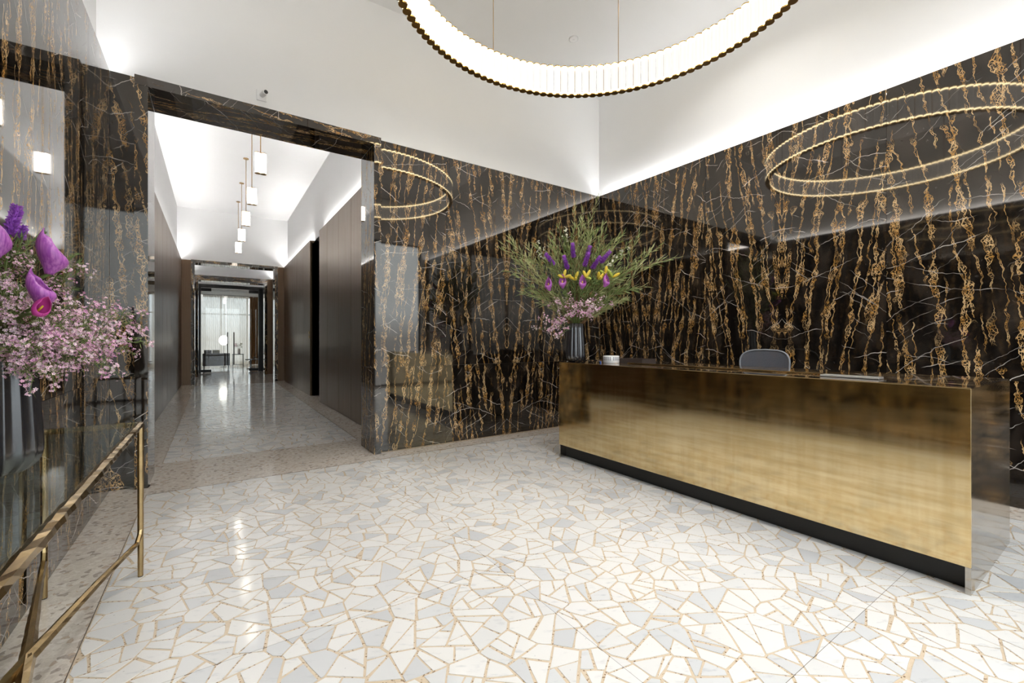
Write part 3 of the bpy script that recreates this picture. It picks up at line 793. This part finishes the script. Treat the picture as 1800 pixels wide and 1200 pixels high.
for x in (TX0, TX1):
    for y in (TY0, TY1):
        lg = bar([(x, y, .004), (x, y, .30), (x, y, zb)], lambda q: .0125 + .003 * q, 'leg', jit=.05)
        p = MB(); p.lathe([(.0115, 0), (.0115, .006)], 10, (x, y, 0)); p.build('foot', M['rubber'], lg)
        e = Vector((x, y, .26)); d = mid - e; d.z = 0; d.normalize()
        bar([e, e + d * .012 + Vector((0, 0, -.03)), e + d * .05 + Vector((0, 0, -.06)), e.lerp(mid, .5) + Vector((0, 0, -.022)), mid], lambda q: .0125 + .009 * q * q, 'stretcher', jit=.07)
b = MB(); b.box(TX0 + .012, TX1 - .012, TY0 + .012, TY1 - .012, TZ - .012, TZ); tpart(b, 'glass_top', M['glass'])

# ================================================================== VASES
def vase(loc, label):
    t = tag(empty('vase', loc), label, 'vase')
    prof = [(.052, 0), (.060, .002), (.078, .014), (.096, .034), (.106, .060), (.108, .085), (.105, .15), (.099, .25), (.091, .36), (.087, .425), (.083, .428), (.081, .420), (.090, .30), (.095, .12), (.060, .03)]
    b = MB(); b.lathe(prof, 160, rib=.085, nrib=16); b.build('body', M['vase'], t)
    p = MB(); p.lathe([(.076, .385), (.010, .386)], 32); p.build('water', M['black'], t)
    return t
V1 = Vector((-.594, 2.165, TZ + .0005)); V2 = Vector((3.302, 3.612, DZ + .0005))
vase(V1, 'fluted dark gunmetal vase standing on the glass console table')
vase(V2, 'fluted dark gunmetal vase standing on the brass reception desk')

# ================================================================== FLOWERS
RV = Vector((cs, -sn, 0)); FV = Vector((sn, cs, 0)); UP = Vector((0, 0, 1))
def curve(a, c, n=12, sag=0.0, lift=.35):
    """stem rising from the vase mouth, bending towards its tip"""
    a, c = Vector(a), Vector(c); d = c - a; m = a + Vector((d.x * .30, d.y * .30, max(d.z, .0) * lift + .10))
    out = []
    for i in range(n + 1):
        t = i / n; p = a * (1 - t) ** 2 + m * 2 * t * (1 - t) + c * t * t
        p.z -= sag * t * t; out.append(p)
    return out
def at(P, t):
    k = t * (len(P) - 1); i = min(int(k), len(P) - 2); return P[i].lerp(P[i + 1], k - i), (P[i + 1] - P[i]).normalized()
def rdir(): 
    v = Vector((random.gauss(0, 1), random.gauss(0, 1), random.gauss(0, 1))); return v.normalized()
def leaf(b, p, d, L, w, t, curl=.25, m=0):
    s_ = d.cross(rdir()).normalized(); nrm = d.cross(s_)
    a = p; c = p + d * L * .5 + nrm * L * curl * .25; e = p + d * L + nrm * L * curl
    i = [b.vert(a), b.vert(c + s_ * w), b.vert(c - s_ * w), b.vert(e), b.vert(c + nrm * w * .5)]
    b.face((i[0], i[1], i[4]), m, None, t); b.face((i[0], i[4], i[2]), m, None, t); b.face((i[1], i[3], i[4]), m, None, t); b.face((i[4], i[3], i[2]), m, None, t)
def foliage(mouth, tip, label, group, L=.085, w=.0042, n=110, tn=(.2, .9), start=.35, sides=3):
    root = tag(empty('foliage_branch', mouth), label, 'foliage', group)
    P = [p - Vector(mouth) for p in curve(Vector(mouth) - UP * .10, tip, 14)]
    b = MB(); b.ring_tube(P, lambda q: .0042 - .0030 * q, 5); b.build('stem', M['twig'], root)
    lf = MB(); tw = MB(); base = random.uniform(*tn)
    br = [(P, start, n)]
    for s_ in range(sides):
        t0 = random.uniform(.40, .72); p, d = at(P, t0); q = rdir(); q = (q - d * q.dot(d)).normalized()
        ln = (P[-1] - P[0]).length * random.uniform(.28, .42); e = p + (d * .80 + q * .42).normalized() * ln + UP * .02
        Q = [p.lerp(e, i / 6) + UP * (.03 * math.sin(math.pi * i / 6)) for i in range(7)]
        tw.ring_tube(Q, lambda q_: .0022 - .0014 * q_, 4); br.append((Q, .12, int(n * .5)))
    for Q, st, k in br:
        for i in range(k):
            t = st + (1 - st) * (i + random.random()) / k; p, d = at(Q, min(t, .999)); q = rdir(); q = (q - d * q.dot(d)).normalized()
            sp = random.uniform(.45, .75) * (1.15 - .5 * t)
            leaf(lf, p, (d + q * sp).normalized(), L * random.uniform(.6, 1.15) * (1.1 - .35 * t), w * random.uniform(.7, 1.2), min(1, max(0.01, base + random.uniform(-.25, .25))))
    tw.build('twigs', M['twig'], root)
    o = lf.build('leaves', M['leaf'], root); o['kind'] = 'stuff'
def blossom(b, p, d, r, t):
    a = d.orthogonal().normalized(); c = d.cross(a); k = len(b.v); r0 = random.uniform(0, 6.28)
    o = b.vert(p)
    for i in range(5):
        an = r0 + i * 1.2566
        f = [p + (a * math.cos(an + e) + c * math.sin(an + e)) * r * s_ + d * r * hgt for e, s_, hgt in ((-.50, .72, .25), (0, 1.0, .40), (.50, .72, .25))]
        j = [b.vert(x) for x in f]; b.face((o, j[0], j[1], j[2]), 0, None, t)
    q = b.vert(p + d * r * .35); e = [b.vert(p + (a * math.cos(x) + c * math.sin(x)) * r * .26 + d * r * .08) for x in (0, 2.1, 4.2)]
    for i in range(3): b.face((q, e[i], e[(i + 1) % 3]), 1, None, 1.0)
def wax(mouth, tip, label, group, n=110, spread=.09, r=.0075, mat='petal', name='wax_flower_spray', needles=140, start=.35, tn=(.02, .85), sag=.04):
    root = tag(empty(name, mouth), label, 'flower', group)
    P = [p - Vector(mouth) for p in curve(Vector(mouth) - UP * .10, tip, 12, sag=sag)]
    st = MB(); st.ring_tube(P, lambda q: .0026 - .0016 * q, 5); bl = MB(); nd = MB()
    k = max(5, n // 8); per = n // k
    for i in range(k):
        t0 = start + (1 - start) * (i + random.random()) / k; p, d = at(P, min(t0, .98)); q = rdir(); q = (q - d * q.dot(d)).normalized()
        e = p + (d * .7 + q * .8 + UP * .25).normalized() * spread * random.uniform(.4, 1.1)
        st.ring_tube([p, (p + e) / 2 + UP * .006, e], .0010, 3)
        tnv = random.uniform(*tn)
        for j in range(per):
            c = e + rdir() * spread * .30 * random.random() ** .5; dd = (rdir() * .8 + (c - p).normalized() + UP * .3).normalized()
            blossom(bl, c, dd, r * random.uniform(.75, 1.15), min(.95, max(.01, tnv + random.uniform(-.25, .25))))
        for j in range(max(1, needles // k)):
            c = p.lerp(e, random.random()); leaf(nd, c, (rdir() + (e - p).normalized() * .8).normalized(), random.uniform(.012, .024), .0011, random.uniform(.35, .8))
    st.build('stem', M['stem'], root)
    o = bl.build('blossoms', [M[mat], M['purple'] if mat == 'petal' else M['yellow']], root); o['kind'] = 'stuff'
    o = nd.build('leaves', M['leaf'], root); o['kind'] = 'stuff'
def liatris(mouth, tip, label, group=None, L=.15, r=.013):
    root = tag(empty('liatris', mouth), label, 'flower', group)
    P = [p - Vector(mouth) for p in curve(Vector(mouth) - UP * .10, tip, 12, lift=.6)]
    b = MB(); b.ring_tube(P, .0028, 5); b.build('stem', M['stem'], root)
    d = (P[-1] - P[-3]).normalized(); e = P[-1]; s0 = e - d * L; f = MB()
    a = d.orthogonal().normalized(); c = d.cross(a)
    f.ring_tube([s0, s0 + d * L * .5, e], lambda q: r * (.62 - .2 * q), 8, t=.8)
    for i in range(420):
        t = random.random(); an = random.uniform(0, 6.28); o = a * math.cos(an) + c * math.sin(an)
        p = s0 + d * L * t + o * r * .5; rr = r * (1.05 - .35 * t) * random.uniform(.6, 1.1)
        leaf(f, p, (o + d * .5 + rdir() * .3).normalized(), rr, rr * .22, random.random(), .3)
    f.build('spike', M['purple'], root)
    g_ = MB()
    for i in range(16):
        t = random.uniform(.3, .75); p, dd = at(P, t); leaf(g_, p, (rdir() + UP).normalized(), .06, .0022, random.uniform(.1, .5))
    o = g_.build('leaves', M['leaf'], root); o['kind'] = 'stuff'
def calla(mouth, pos, face, label, size=.13, tilt=0.0, group=None, mat='calla'):
    """funnel-shaped spathe with a pointed lip, a spadix and a smooth stem"""
    root = tag(empty('calla_lily', mouth), label, 'flower', group)
    pos = Vector(pos); ax = (UP + Vector(face) * tilt).normalized(); fc = Vector(face); fc = (fc - ax * fc.dot(ax)).normalized(); sd = ax.cross(fc)
    P = [p - Vector(mouth) for p in curve(Vector(mouth) - UP * .10, pos, 12, lift=.6)]
    b = MB(); b.ring_tube(P, lambda q: .0045 + .001 * q, 7); b.build('stem', M['stem'], root)
    o = pos - Vector(mouth); n, k = 22, 12; s_ = MB(); rings = []
    for i in range(k + 1):
        t = i / k; ring = []
        for j in range(n + 1):
            th = -math.pi * 1.04 + 2 * math.pi * 1.04 * j / n         # opening at the front, overlap at the seam
            back = .5 + .5 * math.cos(th)                              # 1 at the lip side
            h_ = size * t * (.40 + .60 * back ** 1.4)
            r_ = size * (.05 + .235 * math.sin(math.pi * min(1, .04 + .62 * t)) ** 1.6 * (1 - .15 * back)) * (1 - .80 * (t ** 4) * back ** 3)
            out = size * .20 * t ** 4 * (back ** 2)
            p = o + ax * h_ + (-fc * math.cos(th) + sd * math.sin(th)) * r_ - fc * out * (.35 if back > .8 else -.4) 
            ring.append(s_.vert(p))
        rings.append(ring)
    for a, c in zip(rings, rings[1:]):
        for j in range(n): s_.face((a[j], a[j + 1], c[j + 1], c[j]), 0, None, 0, True)
    ob = s_.build('spathe', M[mat], root); md = ob.modifiers.new('thick', 'SOLIDIFY'); md.thickness = .0016
    q = MB(); q.ring_tube([o + ax * size * .08, o + ax * size * .3, o + ax * size * .55], lambda q_: size * (.05 - .02 * q_), 8); q.build('spadix', M['yellow'], root)
def lily_buds(mouth, pos, label, group):
    root = tag(empty('lily_buds', mouth), label, 'flower', group); pos = Vector(pos)
    P = [p - Vector(mouth) for p in curve(Vector(mouth) - UP * .10, pos, 12, lift=.6)]
    b = MB(); b.ring_tube(P, .003, 6); b.build('stem', M['stem'], root)
    for i in range(3):
        d = (rdir() * .8 + UP * .7 - FV * .3).normalized(); p = P[-1]; L = random.uniform(.075, .10); q = MB(); t = random.choice((.1, .3, .5, .95)) + .01
        q.ring_tube([p + d * L * x for x in (0, .25, .4, .6, .8, .94, 1.0)], lambda u: .004 + .0125 * math.sin(math.pi * min(1, .12 + u * .86)), 9, t=t); q.build('bud', M['yellow'], root)
    g_ = MB()
    for i in range(12):
        p, d = at(P, random.uniform(.55, .98)); leaf(g_, p, (rdir() + d).normalized(), .09, .008, random.uniform(.02, .3))
    o = g_.build('leaves', M['leaf'], root); o['kind'] = 'stuff'

# ---- bouquet on the desk.  offsets: metres right / up / away, seen from the hall
m2 = V2 + UP * .428
def O2(x, y, dep=0.0): return m2 + RV * ((x - 1011) / 157) + UP * ((569 - y) / 157) + FV * dep
G = 'foliage branches in the desk bouquet'
tips = [(884, 425), (886, 443), (912, 492), (934, 512), (905, 452), (972, 414), (983, 400), (1005, 372), (1024, 370), (1036, 388), (1070, 403), (1083, 418), (1104, 428), (1134, 444), (1158, 455), (1150, 438), (1108, 440), (1111, 476), (1098, 504), (1091, 530), (1070, 541), (945, 440), (950, 475), (1015, 410), (1048, 420), (995, 425), (1060, 440), (925, 470), (1085, 455), (1030, 420), (968, 445), (1075, 485), (985, 545), (1040, 545)]
for i, (x, y) in enumerate(tips):
    tn_ = 'pale olive' if x < 960 else 'mid green'
    ps = ('standing upright at the top of the desk bouquet' if y < 412 else 'spreading low beside the pink wax flowers on the desk' if y > 480 else
          'standing close behind the liatris spikes on the desk' if 960 < x < 1070 else 'arching far out to the side of the desk bouquet')
    foliage(m2, O2(x, y, random.uniform(-.28, .22)), tn_ + ' needle-leaved branch ' + ps, G, L=.125, w=.0058, n=50, tn=(.45, 1.0) if x < 960 else (.2, .9), sides=2)
for x, y in ((1000, 439), (986, 459), (1029, 444), (1026, 456), (1062, 452), (1047, 459), (956, 455)):
    liatris(m2, O2(x, y, -.27 + random.uniform(-.05, .05)), 'violet liatris flower spike standing in the desk vase', 'liatris spikes in the desk bouquet', L=.16, r=.021)
for x, y, fx in ((962, 518, -.6), (983, 514, -.2), (1014, 515, .1), (1050, 512, .7)):
    calla(m2, O2(x, y, -.34), (RV * fx - FV * .7), 'violet calla lily among the yellow buds in the desk vase', size=.145, tilt=.35, group='calla lilies in the desk bouquet')
for x, y in ((1021, 497), (1041, 499), (1052, 492), (1064, 496), (984, 497), (1003, 500)):
    lily_buds(m2, O2(x, y, -.33), 'cluster of yellow lily buds in the desk vase', 'lily buds in the desk bouquet')
for x, y in ((970, 530), (985, 525), (1000, 530), (1015, 528), (1032, 533), (1045, 522), (1058, 527), (1022, 545), (990, 548), (951, 555), (948, 575), (966, 570), (1040, 548), (977, 590)):
    wax(m2, O2(x, y, -.27 + random.uniform(-.06, .04)), ('pale pink wax flower spray drooping below the desk vase rim' if y > 552 else 'pale pink wax flower spray under the calla lilies on the desk'), 'pink wax flowers in the desk bouquet', n=80, spread=.10, r=.0095, needles=60, start=.45)
for x, y in ((942, 441), (1085, 446), (987, 412), (1068, 471), (955, 449)):
    wax(m2, O2(x, y, -.22), 'white wax flower twig among the green branches on the desk', 'white wax flowers in the desk bouquet', n=26, spread=.07, r=.012, mat='whitepetal', name='white_flower_twig', needles=20, start=.85, tn=(0.02, .6), sag=0)

# ---- bouquet on the console table
m1 = V1 + UP * .428
def O1(x, y, dep=0.0):
    s_ = (1.452 + dep) / 770.2
    p = Vector((0, 0, 1.3)) + FV * (1.452 + dep) + RV * ((x - 900) * s_) + UP * ((597.2 - y) * s_)
    return p
G = 'pink wax flowers in the console bouquet'
for x, y, dep in ((246, 560, .12), (243, 592, .05), (203, 638, .0), (188, 535, .1), (138, 468, .12), (100, 648, -.1), (60, 652, -.18), (172, 630, -.05), (130, 530, .0), (160, 560, -.08), (222, 548, .12), (20, 425, .05), (48, 440, .1), (8, 475, -.05), (110, 560, -.12), (140, 600, -.1), (70, 600, -.2), (20, 610, -.2), (200, 590, 0), (30, 540, -.15), (-40, 500, 0), (-90, 560, .1), (-60, 420, .05), (90, 500, .08), (215, 610, .06), (175, 590, .1), (120, 625, -.04), (40, 500, -.12)):
    wax(m1, O1(x, y, dep), 'pink wax flower spray ' + ('reaching out from the console bouquet towards the portal' if x > 165 else 'hanging low over the rim of the console vase' if y > 595 else 'rising beside the callas in the console bouquet' if y < 505 else 'in the thick of the console bouquet under the callas'), G, n=260, spread=.060, r=.0053, needles=230, start=.30, sag=.02, tn=(.02, .75))
G = 'greenery in the console bouquet'
for x, y, dep in ((30, 520, .0), (60, 560, -.1), (10, 560, -.1), (90, 545, .05), (140, 462, .14), (-30, 470, .0), (30, 430, .1)):
    foliage(m1, O1(x, y, dep), 'green leafy sprig between the pink blossoms on the console', G, L=.035, w=.0020, n=120, tn=(.05, .6), sides=3)
liatris(m1, O1(31, 362, .05), 'tall violet liatris spike topping the console table bouquet', L=.105, r=.016)
liatris(m1, O1(40, 398, .09), 'shorter violet liatris spike leaning below the tall one on the console', L=.05, r=.015)
calla(m1, O1(86, 482, -.02), RV * .55 + FV * .8, 'large violet calla lily with a curled tip in the console bouquet', size=.150, tilt=.05)
calla(m1, O1(72, 541, -.14), RV * .9 + FV * .45, 'violet calla lily low among pink blossoms on the console', size=.120, tilt=-.05)
calla(m1, O1(-6, 452, -.08), -RV * .5 + FV * .8, 'violet calla lily beside the tall liatris in the console bouquet', size=.115, tilt=.05)
calla(m1, O1(60, 552, -.17), RV * .9 - FV * .2, 'small magenta calla lily lying sideways in the console bouquet', size=.075, tilt=1.6, mat='magenta')

# ================================================================== RING CHANDELIER
CX, CY, CRAD, CZ, TL = 2.26, 2.19, 1.483, 3.835, .30
ch = tag(empty('ring_chandelier', (CX, CY, CZ)), 'large ring chandelier of glowing glass tubes with brass rims', 'chandelier')
NT_ = 126; TR = CRAD * math.pi / NT_ * .945
b = MB(); b.lathe([(TR * .93, .012), (TR * .98, .030)], 20, m=1, cap=False); b.lathe([(TR * .98, .030), (TR * .98, TL - .030)], 20, m=0, cap=False); b.lathe([(TR * .98, TL - .030), (TR * .93, TL - .010)], 20, m=1, cap=False)
tube_me = b.mesh('glass_tube', [M['tube'], M['tube_end']])
for k in range(NT_):
    an = 2 * math.pi * (k + .5) / NT_ + R(38); link('glass_tube', tube_me, ch, (CRAD * math.cos(an), CRAD * math.sin(an), 0))
def rim(z0, z1, off, name):
    b = MB()
    for k in range(NT_):
        an = 2 * math.pi * (k + .5) / NT_ + R(38); b.lathe([(TR * 1.0, z0), (TR * 1.0, z1)], 18, (CRAD * math.cos(an), CRAD * math.sin(an), 0), smooth=False)
    n = 252
    for k in range(n):
        a0, a1 = 2 * math.pi * k / n, 2 * math.pi * (k + 1) / n; r0, r1 = CRAD - .012, CRAD + .012; e = .0008
        q = [(r * math.cos(a), r * math.sin(a), z) for z in (z0 + e, z1 - e) for r, a in ((r0, a0), (r1, a0), (r1, a1), (r0, a1))]
        i = [b.vert(p) for p in q]
        for f in ((0, 1, 2, 3), (7, 6, 5, 4), (1, 5, 6, 2), (0, 3, 7, 4)): b.face([i[x] for x in f])
    return b.build(name, M['gold'], ch)
rim(0, .012, 0, 'bottom_rim'); rim(TL - .010, TL, 0, 'top_rim')
for k in range(7):
    an = R(38) + 2 * math.pi * k / 7; x, y = CRAD * math.cos(an), CRAD * math.sin(an)
    b = MB(); b.ring_tube([(x, y, TL), (x, y, (ZC - CZ + TL) / 2), (x, y, ZC - CZ)], .0035, 6); b.build('suspension_rod', M['gold'], ch)
    b = MB(); b.lathe([(.03, ZC - CZ - .012), (.03, ZC - CZ)], 16, (x, y, 0)); b.build('ceiling_cup', M['gold'], ch)
for k in range(NT_):
    if k % 2: continue
    an = 2 * math.pi * k / NT_ + R(38); x, y = (CRAD + .006) * math.cos(an), (CRAD + .006) * math.sin(an)
    if k == 0: b = MB(); b.ring_tube([(0, 0, .012), (0, 0, .15), (0, 0, TL - .01)], .0022, 5); rod_me = b.mesh('tie_rod', M['gold'])
    link('tie_rod', rod_me, ch, (x, y, 0))

# ================================================================== CORRIDOR PENDANTS
pt_b = MB(); pr_ = .0365
pt_b.lathe([(pr_ * .95, .010), (pr_, .022), (pr_, .280), (pr_ * .95, .295)], 20, cap=False); pt_me = pt_b.mesh('glass_tube', M['pend'])
orders = ('first', 'second', 'third', 'fourth', 'fifth')
for k in range(5):
    y = 7.25 + 1.74 * k; z = 3.685
    t = tag(empty('pendant_lamp', (.553, y, z)), 'twin glass tube pendant lamp, %s in the corridor row counted from the hall' % orders[k], 'lamp', 'pendant lamps in the corridor')
    for s_ in (-1, 1): link('glass_tube', pt_me, t, (s_ * pr_, 0, 0))
    for nm, z0, z1 in (('bottom_cap', 0, .011), ('top_cap', .294, .304)):
        b = MB()
        for s_ in (-1, 1): b.lathe([(pr_ * 1.02, z0), (pr_ * 1.02, z1)], 18, (s_ * pr_, 0, 0), smooth=False)
        b.box(-.012, .012, -.016, .016, z0 + .001, z1 - .001); b.build(nm, M['gold'], t)
    b = MB(); b.ring_tube([(0, 0, .30), (0, 0, .9), (0, 0, ZC2 - z - .01)], .006, 8); b.build('rod', M['gold'], t)
    b = MB(); b.lathe([(.05, ZC2 - z - .014), (.05, ZC2 - z)], 20); b.build('canopy', M['gold'], t)

# ================================================================== SMALL FIXTURES
t = tag(empty('security_camera', (.403, YW + .10, 3.80)), 'small white security camera on the wall above the marble portal', 'camera')
b = MB(); b.box(-.045, .045, -.012, 0, -.055, .055); bevel(b.build('back_plate', M['whiteplastic'], t), .004)
b = MB(); b.ring_tube([(.0, -.012, 0), (.012, -.04, .004), (.022, -.075, .006), (.03, -.10, .004)], lambda q: .022 + .004 * q, 14); b.build('housing', M['whiteplastic'], t)
b = MB(); b.ring_tube([(.0295, -.0985, .004), (.031, -.104, .0038)], .019, 14); b.build('lens', M['rubber'], t)
t = tag(empty('smoke_detector', (3.90, 4.30, ZC)), 'round white smoke detector on the hall ceiling', 'detector')
b = MB(); b.lathe([(.045, -.018), (.058, -.012), (.060, 0)], 32); b.build('body', M['whiteplastic'], t)
b = MB(); b.lathe([(.012, -.021), (.014, -.018)], 16); b.build('sensor', M['whiteplastic'], t)

# ================================================================== LOUNGE
def curtain(name, x0, x1, y, z0, z1, mat, label, amp, folds, cat='curtain', group=None):
    b = MB(); n = folds * 8; R_ = []
    for z in (z0, (z0 + z1) / 2, z1):
        R_.append([b.vert((x0 + (x1 - x0) * i / n, y + amp * math.sin(2 * math.pi * folds * i / n) * (1 if z < z1 else .7), z)) for i in range(n + 1)])
    for a, c in zip(R_, R_[1:]):
        for i in range(n): b.face((a[i], a[i + 1], c[i + 1], c[i]), 0, None, 0, True)
    t = tag(empty(name, ((x0 + x1) / 2, y, z0)), label, cat, group); o = b.build('cloth', M[mat], t); o.matrix_parent_inverse = Matrix.Translation(-t.location)
    r = MB(); r.ring_tube([(x0, y, z1 + .012), ((x0 + x1) / 2, y, z1 + .012), (x1, y, z1 + .012)], .012, 8); r = r.build('rail', M['blackmetal'], t); r.matrix_parent_inverse = Matrix.Translation(-t.location)
curtain('sheer_curtain', -.75, .49, 26.6, .03, 3.55, 'sheer', 'white sheer curtain hanging behind the sofa', .035, 15)
curtain('sheer_curtain', .50, 1.50, 26.6, .03, 3.55, 'sheer', 'white sheer curtain hanging behind the small table with flowers', .035, 12)
curtain('drape', 1.52, 2.05, 26.45, .03, 3.52, 'tan', 'heavy tan brown drape beside the sheer curtain', .05, 6)
s = tag(empty('sofa', (.085, 23.9, 0)), 'dark brown sofa seen from behind in the far lounge', 'sofa')
for nm, a, mt in (('back', (-.51, .51, -.30, -.14, .14, .70), 'brownfab'), ('arm', (-.51, -.38, -.139, .45, .14, .60), 'brownfab'), ('arm', (.38, .51, -.139, .45, .14, .60), 'brownfab'), ('seat', (-.379, .379, -.139, .48, .16, .44), 'brownfab')):
    b = MB(); b.box(*a); bevel(b.build(nm, M[mt], s), .03, 3)
for x in (-.46, .46):
    for y in (-.26, .40): b = MB(); b.lathe([(.015, 0), (.02, .14)], 10, (x, y, 0)); b.build('leg', M['blackmetal'], s)
def cushion(loc, rz, mat, label):
    b = MB(); n = 10; top = []; 
    for sg in (1, -1):
        for i in range(n + 1):
            for j in range(n + 1):
                u, v = i / n * 2 - 1, j / n * 2 - 1; h_ = .06 * ((1 - u ** 4) * (1 - v ** 4)) ** .5; b.vert((sg * h_, u * .14, .2 + v * .2))
    k = (n + 1) ** 2
    for i in range(n):
        for j in range(n):
            q = [i * (n + 1) + j, (i + 1) * (n + 1) + j, (i + 1) * (n + 1) + j + 1, i * (n + 1) + j + 1]
            b.face(q, 0, None, 0, True); b.face([x + k for x in q[::-1]], 0, None, 0, True)
    o = b.build('cushion', M[mat], None); o.location = loc; o.rotation_euler = (0, R(-12), rz); tag(o, label, 'cushion')
cushion((-.23, 23.87, .455), R(90), 'brownfab', 'dark cushion in the sofa corner next to the olive one'); cushion((.08, 23.88, .455), R(84), 'olive', 'olive cushion leaning on the sofa back')
t = tag(empty('floor_lamp', (.376, 25.2, 0)), 'floor lamp with a glowing white globe behind the sofa', 'lamp')
b = MB(); b.lathe([(.14, 0), (.14, .015), (.02, .02)], 24); b.build('base', M['blackmetal'], t)
b = MB(); b.ring_tube([(0, 0, .02), (0, 0, .5), (0, 0, 1.06)], .01, 8); b.build('pole', M['blackmetal'], t)
b = MB(); b.lathe([(.185 * math.sin(math.pi * i / 16) + .002, 1.278 - .23 * math.cos(math.pi * i / 16)) for i in range(17)], 24); M['globe'] = glow('globe_glass', (1, .95, .84), 3.0); b.build('globe', M['globe'], t)
def small_table(name, loc, w, d, h_, label):
    t = tag(empty(name, loc), label, 'table')
    b = MB(); b.box(-w / 2, w / 2, -d / 2, d / 2, h_ - .03, h_); bevel(b.build('top', M['blackmetal'], t), .004)
    for x in (-w / 2 + .02, w / 2 - .02):
        for y in (-d / 2 + .02, d / 2 - .02): b = MB(); b.box(x - .01, x + .01, y - .01, y + .01, 0, h_ - .03); b.build('leg', M['blackmetal'], t)
    b = MB(); b.box(-w / 2 + .02, w / 2 - .02, -.01, .01, .08, .10); b.build('stretcher', M['blackmetal'], t)
small_table('side_table', (.975, 25.5, 0), .47, .40, .605, 'small black side table carrying a vase of flowers')
t = tag(empty('small_vase', (1.014, 25.5, .606)), 'taupe cylinder vase on the small black side table', 'vase'); b = MB(); b.lathe([(.05, 0), (.055, .01), (.052, .26), (.046, .262), (.044, .2)], 20); b.build('body', M['ceramic'], t)
for i in range(9):
    mm = Vector((1.014, 25.5, .86)); tp_ = mm + Vector((random.uniform(-.22, .22), random.uniform(-.12, .12), random.uniform(.12, .30)))
    wax(mm, tp_, 'multicoloured flower sprig in the taupe vase in the lounge', 'flowers on the lounge side table', n=18, spread=.07, r=.025, needles=24, start=.6, name='flower_sprig', mat='petal' if i % 2 else 'whitepetal')
t = tag(empty('coffee_table', (1.43, 23.0, 0)), 'low coffee table with round pedestal near the glass doors', 'table')
b = MB(); b.box(-.27, .35, -.30, .30, .40, .43); bevel(b.build('top', M['brownfab'], t), .005); b = MB(); b.lathe([(.16, 0), (.16, .02), (.03, .03), (.03, .40)], 24, (-.06, 0, 0)); b.build('pedestal', M['blackmetal'], t)
b = MB(); b.ring_tube([(1.47, 22.95, .468), (1.50, 22.95, .52), (1.55, 22.97, .48), (1.60, 22.97, .452)], lambda q: .035 - .02 * q, 8); tag(b.build('table_sculpture', M['blackmetal']), 'small black sculpture on the low coffee table', 'sculpture')
t = tag(empty('wall_light', (-.441, 23.0, 2.98)), 'slim glowing tube pendant hanging in the far lounge', 'lamp')
b = MB(); b.lathe([(.04, 0), (.04, .27)], 16); b.build('tube', M['tube'], t); b = MB(); b.ring_tube([(0, 0, .27), (0, 0, .5), (0, 0, 3.9 - 2.98)], .005, 6); b.build('rod', M['gold'], t)
